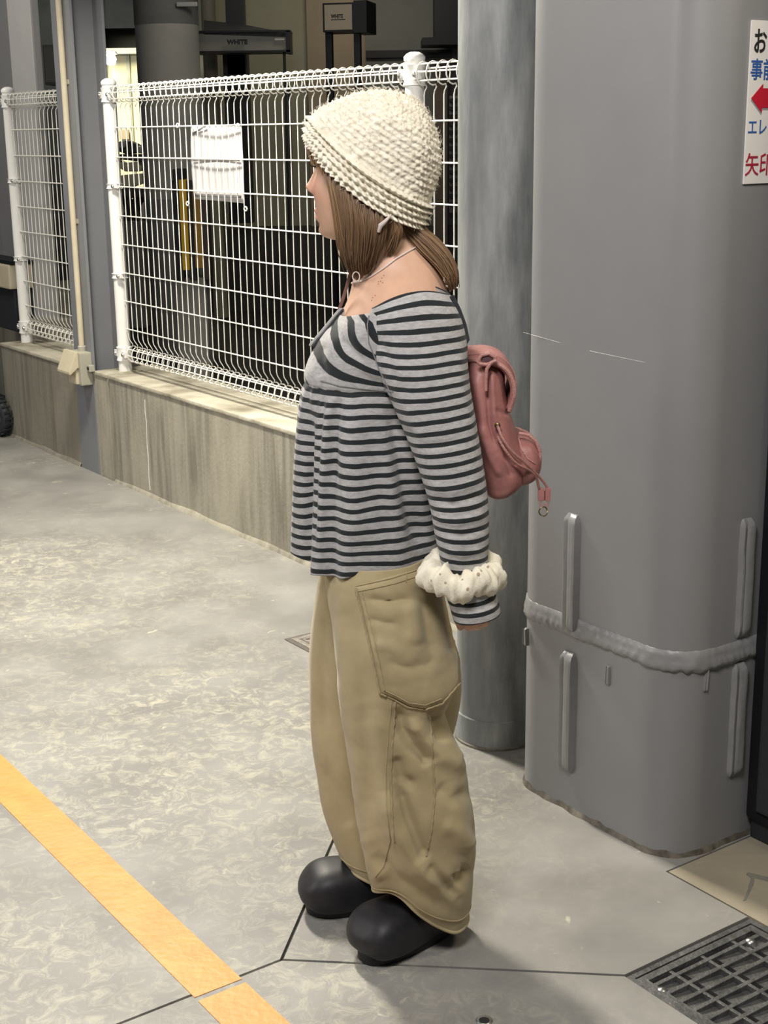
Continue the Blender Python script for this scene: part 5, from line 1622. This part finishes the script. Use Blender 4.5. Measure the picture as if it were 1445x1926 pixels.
for _ in range(1700):
    i = rnd.choice(idx); p = Vector(Vh[i]); n = Vector(N[i]); t = n.orthogonal().normalized(); t.rotate(Matrix.Rotation(rnd.uniform(0, 6.28), 3, n))
    L1 = rnd.uniform(.004, .011)
    fz.tube([p, p + n * L1 * .45 + t * L1 * .35, p + n * L1 * .6 + t * L1 * .9], [.00028, .00024, .00015], 3)
fo = fz.build('wool_fuzz', M_FUZZ, smooth=True, angle=180, recalc=False); adopt(hat, fo); tag(fo, kind='stuff')

# ---------------------------------------------------------------- hair
hv, hfc, hs = [], [], []


def lock(guides, count, r, shade=(.3, .7), jit=.004, shell=True, seed=1, endtaper=.25):
    """guides: polylines of (px,py,Y) from root to tip, side by side; strands fill the sheet between them"""
    rg = random.Random(seed)
    G = []
    for g in guides:
        A_, _ = catmull(np.array([[*atY(*q), 0, 0, 0] for q in g]), 16); G.append(A_[:, :3])
    G = np.array(G); m = len(G)

    def at(u_, row_):
        i = min(int(u_ * (m - 1)), m - 2); f = u_ * (m - 1) - i
        return G[i][row_] * (1 - f) + G[i + 1][row_] * f
    if shell:
        nu = 24; k0 = len(hv)
        for j in range(16):
            for i in range(nu + 1): hv.append(tuple(at(i / nu, j) + np.array([0, .004, 0]))); hs.append(.25)
        for j in range(15):
            for i in range(nu): q = k0 + j * (nu + 1) + i; hfc.append((q, q + 1, q + nu + 2, q + nu + 1))
    for c in range(count):
        u_ = rg.random(); du = rg.gauss(0, .05); off = np.array([rg.gauss(0, jit), rg.gauss(0, jit), 0]); sh = rg.uniform(*shade); ph = rg.uniform(0, 6.28)
        end = rg.uniform(.82, 1.0)
        P = []; rr_ = []
        for j in range(12):
            t = j / 11 * end * 15; j0 = min(int(t), 14); f = t - j0
            uu = min(max(u_ + du * (j / 11)**2, 0), 1)
            p = at(uu, j0) * (1 - f) + at(uu, j0 + 1) * f
            w = (j / 11)
            P.append(Vector(p + off * w + np.array([.0015 * math.sin(ph + w * 5), .0015 * math.cos(ph * 1.7 + w * 4), 0])))
            rr_.append(r * (1 - (1 - endtaper) * w**3))
        mb = MB().tube(P, rr_, 5); k0 = len(hv)
        hv.extend(mb.v); hfc.extend([tuple(i + k0 for i in f_) for f_ in mb.f]); hs.extend([sh] * len(mb.v))


# near-side curtain: temple to jaw to below the ear
lock([[(612, 262, 2.490), (614, 320, 2.456), (626, 380, 2.448), (634, 440, 2.452), (642, 478, 2.462), (662, 522, 2.478)],
      [(640, 275, 2.470), (640, 340, 2.444), (650, 400, 2.435), (655, 450, 2.440), (660, 490, 2.452), (672, 528, 2.470)],
      [(672, 305, 2.462), (668, 370, 2.440), (675, 420, 2.428), (676, 460, 2.436), (675, 500, 2.450), (680, 524, 2.466)],
      [(706, 345, 2.462), (700, 395, 2.440), (702, 430, 2.432), (698, 465, 2.442), (690, 495, 2.456), (686, 518, 2.468)],
      [(735, 380, 2.466), (728, 415, 2.445), (724, 440, 2.444), (714, 470, 2.456), (704, 495, 2.466), (692, 516, 2.474)]], 420, .0016, (.12, .50), .0035, True, 5)
# front edge of the curtain, its light put into a paler strand colour
lock([[(614, 262, 2.490), (616, 325, 2.458), (628, 385, 2.447), (637, 445, 2.450), (646, 485, 2.460)],
      [(624, 265, 2.482), (624, 330, 2.449), (636, 388, 2.440), (644, 445, 2.444), (652, 500, 2.458)]], 70, .0013, (.42, .75), .003, False, 8)
# strands between curtain and neck
lock([[(735, 400, 2.450), (738, 425, 2.448), (734, 455, 2.458), (724, 485, 2.470)],
      [(752, 412, 2.456), (754, 435, 2.456), (748, 460, 2.464), (738, 480, 2.474)]], 60, .0013, (.2, .7), .003, False, 9)
# bangs under the front of the hat
lock([[(588, 258, 2.53), (581, 278, 2.535), (585, 296, 2.53), (592, 312, 2.525)],
      [(594, 266, 2.50), (594, 284, 2.495), (598, 300, 2.49), (603, 318, 2.485)],
      [(604, 275, 2.475), (607, 292, 2.466), (610, 312, 2.460), (613, 335, 2.456)]], 170, .0012, (.75, 1.0), .0025, False, 10)
lock([[(588, 262, 2.53), (584, 280, 2.54), (588, 298, 2.545), (592, 310, 2.55)],
      [(600, 255, 2.59), (598, 280, 2.60), (600, 310, 2.60), (605, 340, 2.60)],
      [(640, 290, 2.62), (640, 360, 2.628), (645, 440, 2.625), (660, 510, 2.61)],
      [(720, 380, 2.622), (715, 430, 2.625), (705, 480, 2.62), (690, 515, 2.60)]], 200, .0016, (.3, .8), .003, True, 11)
# back tail lying over the shoulder blade
lock([[(740, 405, 2.50), (758, 436, 2.498), (786, 468, 2.492), (818, 498, 2.485), (838, 524, 2.480), (846, 550, 2.480)],
      [(765, 412, 2.50), (785, 428, 2.495), (812, 452, 2.49), (838, 482, 2.485), (852, 512, 2.485), (854, 545, 2.485)],
      [(785, 408, 2.53), (800, 430, 2.53), (825, 452, 2.53), (848, 482, 2.53), (858, 512, 2.53), (858, 542, 2.53)],
      [(780, 400, 2.57), (790, 430, 2.58), (815, 460, 2.58), (838, 490, 2.58), (848, 520, 2.58), (850, 545, 2.58)]], 320, .0016, (.25, .72), .0035, True, 12)
mesh_obj('hair', np.array(hv), hfc, M_HAIR, person, attrs={'shade': hs})

# necklace, hair clip, skin marks
P, Nn = drape(BODY_BVH, [(786, 463), (768, 473), (745, 487), (722, 505), (700, 520), (680, 530), (662, 533)], .0016, 14)
nk = MB().tube(P, [.0011 + .0006 * (k % 2) for k in range(len(P))], 6).build('necklace', M_SILVER, smooth=True); adopt(person, nk)
rp_ = atY(670, 520, 2.452)
adopt(nk, MB().tube([rp_ + Vector((.006 * math.cos(a), -.002, .008 * math.sin(a))) for a in [k * PI / 8 for k in range(16)]], .0009, 6, closed=True).build('ring_pendant', M_SILVER, smooth=True))
M_CLIP = pm('clear_clip', (0.62, 0.55, 0.50), rough=.25)
adopt(person, MB().tube([atY(736, 404, 2.434), atY(726, 415, 2.430), atY(716, 424, 2.430), atY(712, 436, 2.434)], [.002, .003, .0045, .003], 8).build('hair_clip', M_CLIP, smooth=True))
M_MARK = pm('skin_mark', (0.30, 0.10, 0.09), rough=.6)
for (a, b_) in ((722, 518), (719, 523), (712, 530), (716, 529), (720, 532), (712, 534), (706, 556), (701, 560), (699, 565)):
    q, n_ = drape(BODY_BVH, [(a, b_), (a + .1, b_)], .0002, 1)
    if q: adopt(person, MB().lathe(q[0], [(.0011, 0), (.0008, .0003), (0, .0004)], 8, n_[0]).build('skin_mark', M_MARK))

# ---------------------------------------------------------------- scrunchie on the sleeve
cs = atY(868, 1080, 2.36)
ax1 = Vector((1, 0, -.02)).normalized(); ax2 = Vector((0, -1, -.12)).normalized(); axn = ax1.cross(ax2)
n1, n2 = 150, 22; vs = []; fs = []
for i in range(n1):
    a = 2 * PI * i / n1
    ruf = 1 + .07 * math.sin(a * 9 + .6) + .07 * math.sin(a * 17 + 2) + .05 * math.sin(a * 29) + .12 * noise.noise(Vector((math.cos(a) * 2, math.sin(a) * 2, 4)))
    lift = .005 * math.sin(a * 4 + 1.0) + .003 * math.sin(a * 7 + 2.4) + .012 * math.cos(a) * 0
    R0 = .050; rt = .0215 * ruf
    c_ = cs + ax1 * (R0 * 1.10 * math.cos(a)) + ax2 * (R0 * .92 * math.sin(a)) + axn * lift
    rad = (ax1 * math.cos(a) + ax2 * math.sin(a))
    for k in range(n2):
        b_ = 2 * PI * k / n2
        w_ = 1 + .07 * math.sin(b_ * 3 + a * 9) + .05 * math.sin(b_ * 4 - a * 15) + .10 * noise.noise(Vector((a * 7, b_ * 2, 1)))
        vs.append(c_ + rad * (rt * math.cos(b_) * w_) + axn * (rt * 1.22 * math.sin(b_) * w_))
for i in range(n1):
    for k in range(n2): fs.append((i * n2 + k, ((i + 1) % n1) * n2 + k, ((i + 1) % n1) * n2 + (k + 1) % n2, i * n2 + (k + 1) % n2))
scr = mesh_obj('scrunchie', np.array([v[:] for v in vs]), fs, M_SCR, person)
SB = bvh_of(scr)
for (a, b_, r_) in ((812, 1092, 3), (838, 1096, 3), (880, 1108, 4), (862, 1076, 3), (900, 1080, 4), (905, 1073, 3), (820, 1062, 3), (850, 1064, 3), (885, 1060, 3), (918, 1066, 3), (870, 1090, 2.5), (828, 1080, 2.5)):
    q, n_ = drape(SB, [(a, b_), (a + .1, b_)], .0002, 1)
    if q: adopt(scr, MB().lathe(q[0], [(r_ * .0008, 0), (r_ * .0006, .0005), (0, .0007)], 8, n_[0]).build('lace_spot', M_SCRD))

# ---------------------------------------------------------------- pink backpack
bag = empty('backpack', atY(930, 926, YB), 'small pink leather backpack worn on the back with drawcords', 'backpack')
BG = Loft([
    dict(f=(866, 668), b=(940, 668), n=.075, e=2.6),
    dict(f=(868, 690), b=(948, 692), n=.095, e=2.6),
    dict(f=(872, 740), b=(950, 742), n=.104, e=2.6),
    dict(f=(878, 775), b=(962, 778), n=.108, e=2.6),
    dict(f=(886, 815), b=(973, 815), n=.112, e=2.6),
    dict(f=(893, 860), b=(982, 858), n=.114, e=2.6),
    dict(f=(900, 895), b=(982, 892), n=.110, e=2.5),
    dict(f=(906, 914), b=(962, 912), n=.100, e=2.4),
    dict(f=(916, 922), b=(945, 921), n=.07, e=2.2)], 110, 130)
V, F = loft_closed(BG); N = vnormals(V, F)
V = V + (N * (.0035 * nz3(V, 16, 21.0)).reshape(-1, 1)).reshape(V.shape)
V = crease(V, N, [([(915, 690), (918, 740), (920, 800), (935, 850)], 5, -.008), ([(925, 690), (926, 740), (930, 800)], 6, .004), ([(930, 770), (950, 778), (972, 770)], 5, -.003),
                  ([(940, 830), (955, 870), (965, 900)], 6, -.006), ([(950, 855), (975, 880)], 5, -.004), ([(890, 700), (905, 760), (915, 830)], 8, .004), ([(900, 790), (925, 860), (945, 900)], 8, .006)])
bb = mesh_obj('bag_body', V, F, M_PINK, bag)
BB = bvh_of(bb)
# lower front pocket bulge
pkb = Loft([dict(f=(960, 812), b=(990, 815), n=.05, e=2.2), dict(f=(955, 822), b=(1006, 825), n=.075, e=2.4), dict(f=(955, 845), b=(1016, 850), n=.085, e=2.5),
            dict(f=(955, 872), b=(1014, 876), n=.085, e=2.5), dict(f=(955, 892), b=(1003, 892), n=.075, e=2.4), dict(f=(955, 904), b=(978, 903), n=.05, e=2.2)], 50, 80)
V, F = loft_closed(pkb); pko = mesh_obj('front_pocket', V, F, M_PINK, bag)
P = [atY(x_, y_, 2.47) for x_, y_ in ((976, 815), (994, 818), (1008, 830), (1016, 850), (1014, 874), (1003, 892), (988, 902))]
adopt(pko, MB().tube(P, .0032, 8).build('piping', M_PINKD, smooth=True))
PB = bvh_of(pko, bb)
stitch([(976, 826), (982, 845), (992, 862), (1006, 872)], .0012, .0006, .001, 'pocket_stitch', PB, M_PINKD, 10, pko)
# flap folded over the top
fp = [(868, 662), (885, 656), (905, 655), (925, 656), (944, 664), (958, 680), (965, 702), (964, 724), (957, 746)]
A_, _ = catmull(np.array([[*atY(a, b_, YB), 0, 0, 0] for a, b_ in fp]), 30)
vs = []; fs = []; nw_ = 16
for i, p in enumerate(A_):
    hw = .060 + .030 * min(1, i / 10)
    if i > 24: hw *= 1 - .10 * (i - 24) / 6
    for k in range(nw_ + 1):
        a = k / nw_ * 2 - 1
        vs.append((p[0] - .006 * abs(a)**4, p[1] + hw * a, p[2] - .010 * abs(a)**3))
for i in range(len(A_) - 1):
    for k in range(nw_): q = i * (nw_ + 1) + k; fs.append((q, q + 1, q + nw_ + 2, q + nw_ + 1))
flp = mesh_obj('flap', np.array(vs), fs, M_PINK, bag, solid=.007)
vv = np.array(vs).reshape(len(A_), nw_ + 1, 3)
adopt(flp, MB().tube([Vector(p) for p in vv[:, 0]] + [Vector(p) for p in vv[-1]] + [Vector(p) for p in vv[::-1, -1]], .0042, 8).build('flap_edge', M_PINKD, smooth=True))
for k in (2,):
    adopt(flp, MB().tube([Vector(p) + Vector((.001, -.0, .003)) for p in vv[:-1, k]], .0009, 5).build('flap_stitch', M_PINKD))
# handle loop and eyelet
P = [atY(x_, y_, 2.425) for x_, y_ in ((898, 680), (906, 668), (920, 665), (932, 672), (930, 682), (915, 686), (902, 684))]
adopt(bag, MB().tube(P, .0035, 8, closed=True).build('eyelet_rim', M_PINKD, smooth=True))
ec = atY(916, 676, 2.428)
adopt(bag, MB().lathe(ec, [(.011, 0), (.011, .002), (0, .003)], 16, Vector((0, -1, 0))).build('eyelet_hole', M_PINKI))
P = [atY(x_, y_, 2.42) for x_, y_ in ((934, 678), (924, 682), (916, 694), (914, 712), (914, 735))]
adopt(bag, MB().tube(P, .0032, 8).build('side_piping', M_PINKD, smooth=True))
# drawcords, toggle and ring
cords = ([(936, 800, 2.41), (944, 822, 2.405), (962, 848, 2.41), (985, 868, 2.425), (1006, 888, 2.45), (1024, 908, 2.47), (1032, 922, 2.475)],
         [(936, 820, 2.41), (950, 846, 2.405), (972, 872, 2.415), (996, 884, 2.44), (1008, 896, 2.455), (1014, 918, 2.47)])
for c_ in cords:
    A_, _ = catmull(np.array([[*atY(*q), 0, 0, 0] for q in c_]), 26)
    adopt(bag, MB().tube([Vector(p[:3]) for p in A_], .0026, 7).build('drawcord', M_PINKD, smooth=True))
q = atY(936, 800, 2.412)
adopt(bag, MB().lathe(q, [(.0055, 0), (.005, .003), (.0025, .004), (.0025, .001), (0, .001)], 14, Vector((-.2, -1, 0))).build('brass_eyelet', M_BRASS, smooth=True))
for x_, w_ in ((1018, .007), (1031, .006)):
    q = atY(x_, 930, 2.473); adopt(bag, MB().box(q, w_ * 1.6, .006, .024).build('cord_tab', M_PINK, bevel=.0015))
q = atY(1024, 932, 2.478); adopt(bag, MB().box(q, .022, .004, .018).build('cord_tab', M_PINK, bevel=.0015))
P = [atY(x_, y_, 2.472) for x_, y_ in ((1016, 944), (1018, 955), (1024, 948), (1030, 955), (1031, 944))]
adopt(bag, MB().tube(P, .0018, 6).build('knot_loop', M_PINKD, smooth=True))
q = atY(1022, 962, 2.472)
adopt(bag, MB().tube([q + Vector((.0075 * math.cos(a), .002 * math.sin(a * 2), .0085 * math.sin(a))) for a in [k * PI / 10 for k in range(20)]], .0012, 6, closed=True).build('key_ring', M_BRASS, smooth=True))
# shoulder straps against the back
for yy, o_ in ((2.45, 0), (2.61, 0)):
    P = [atY(x_, y_, yy) for x_, y_ in ((876, 674), (862, 652), (846, 622), (832, 592))]
    adopt(bag, MB().tube(P, (.010, .003), 8, flat=Vector((0, 1, 0))).build('shoulder_strap', M_NAVY, smooth=True))
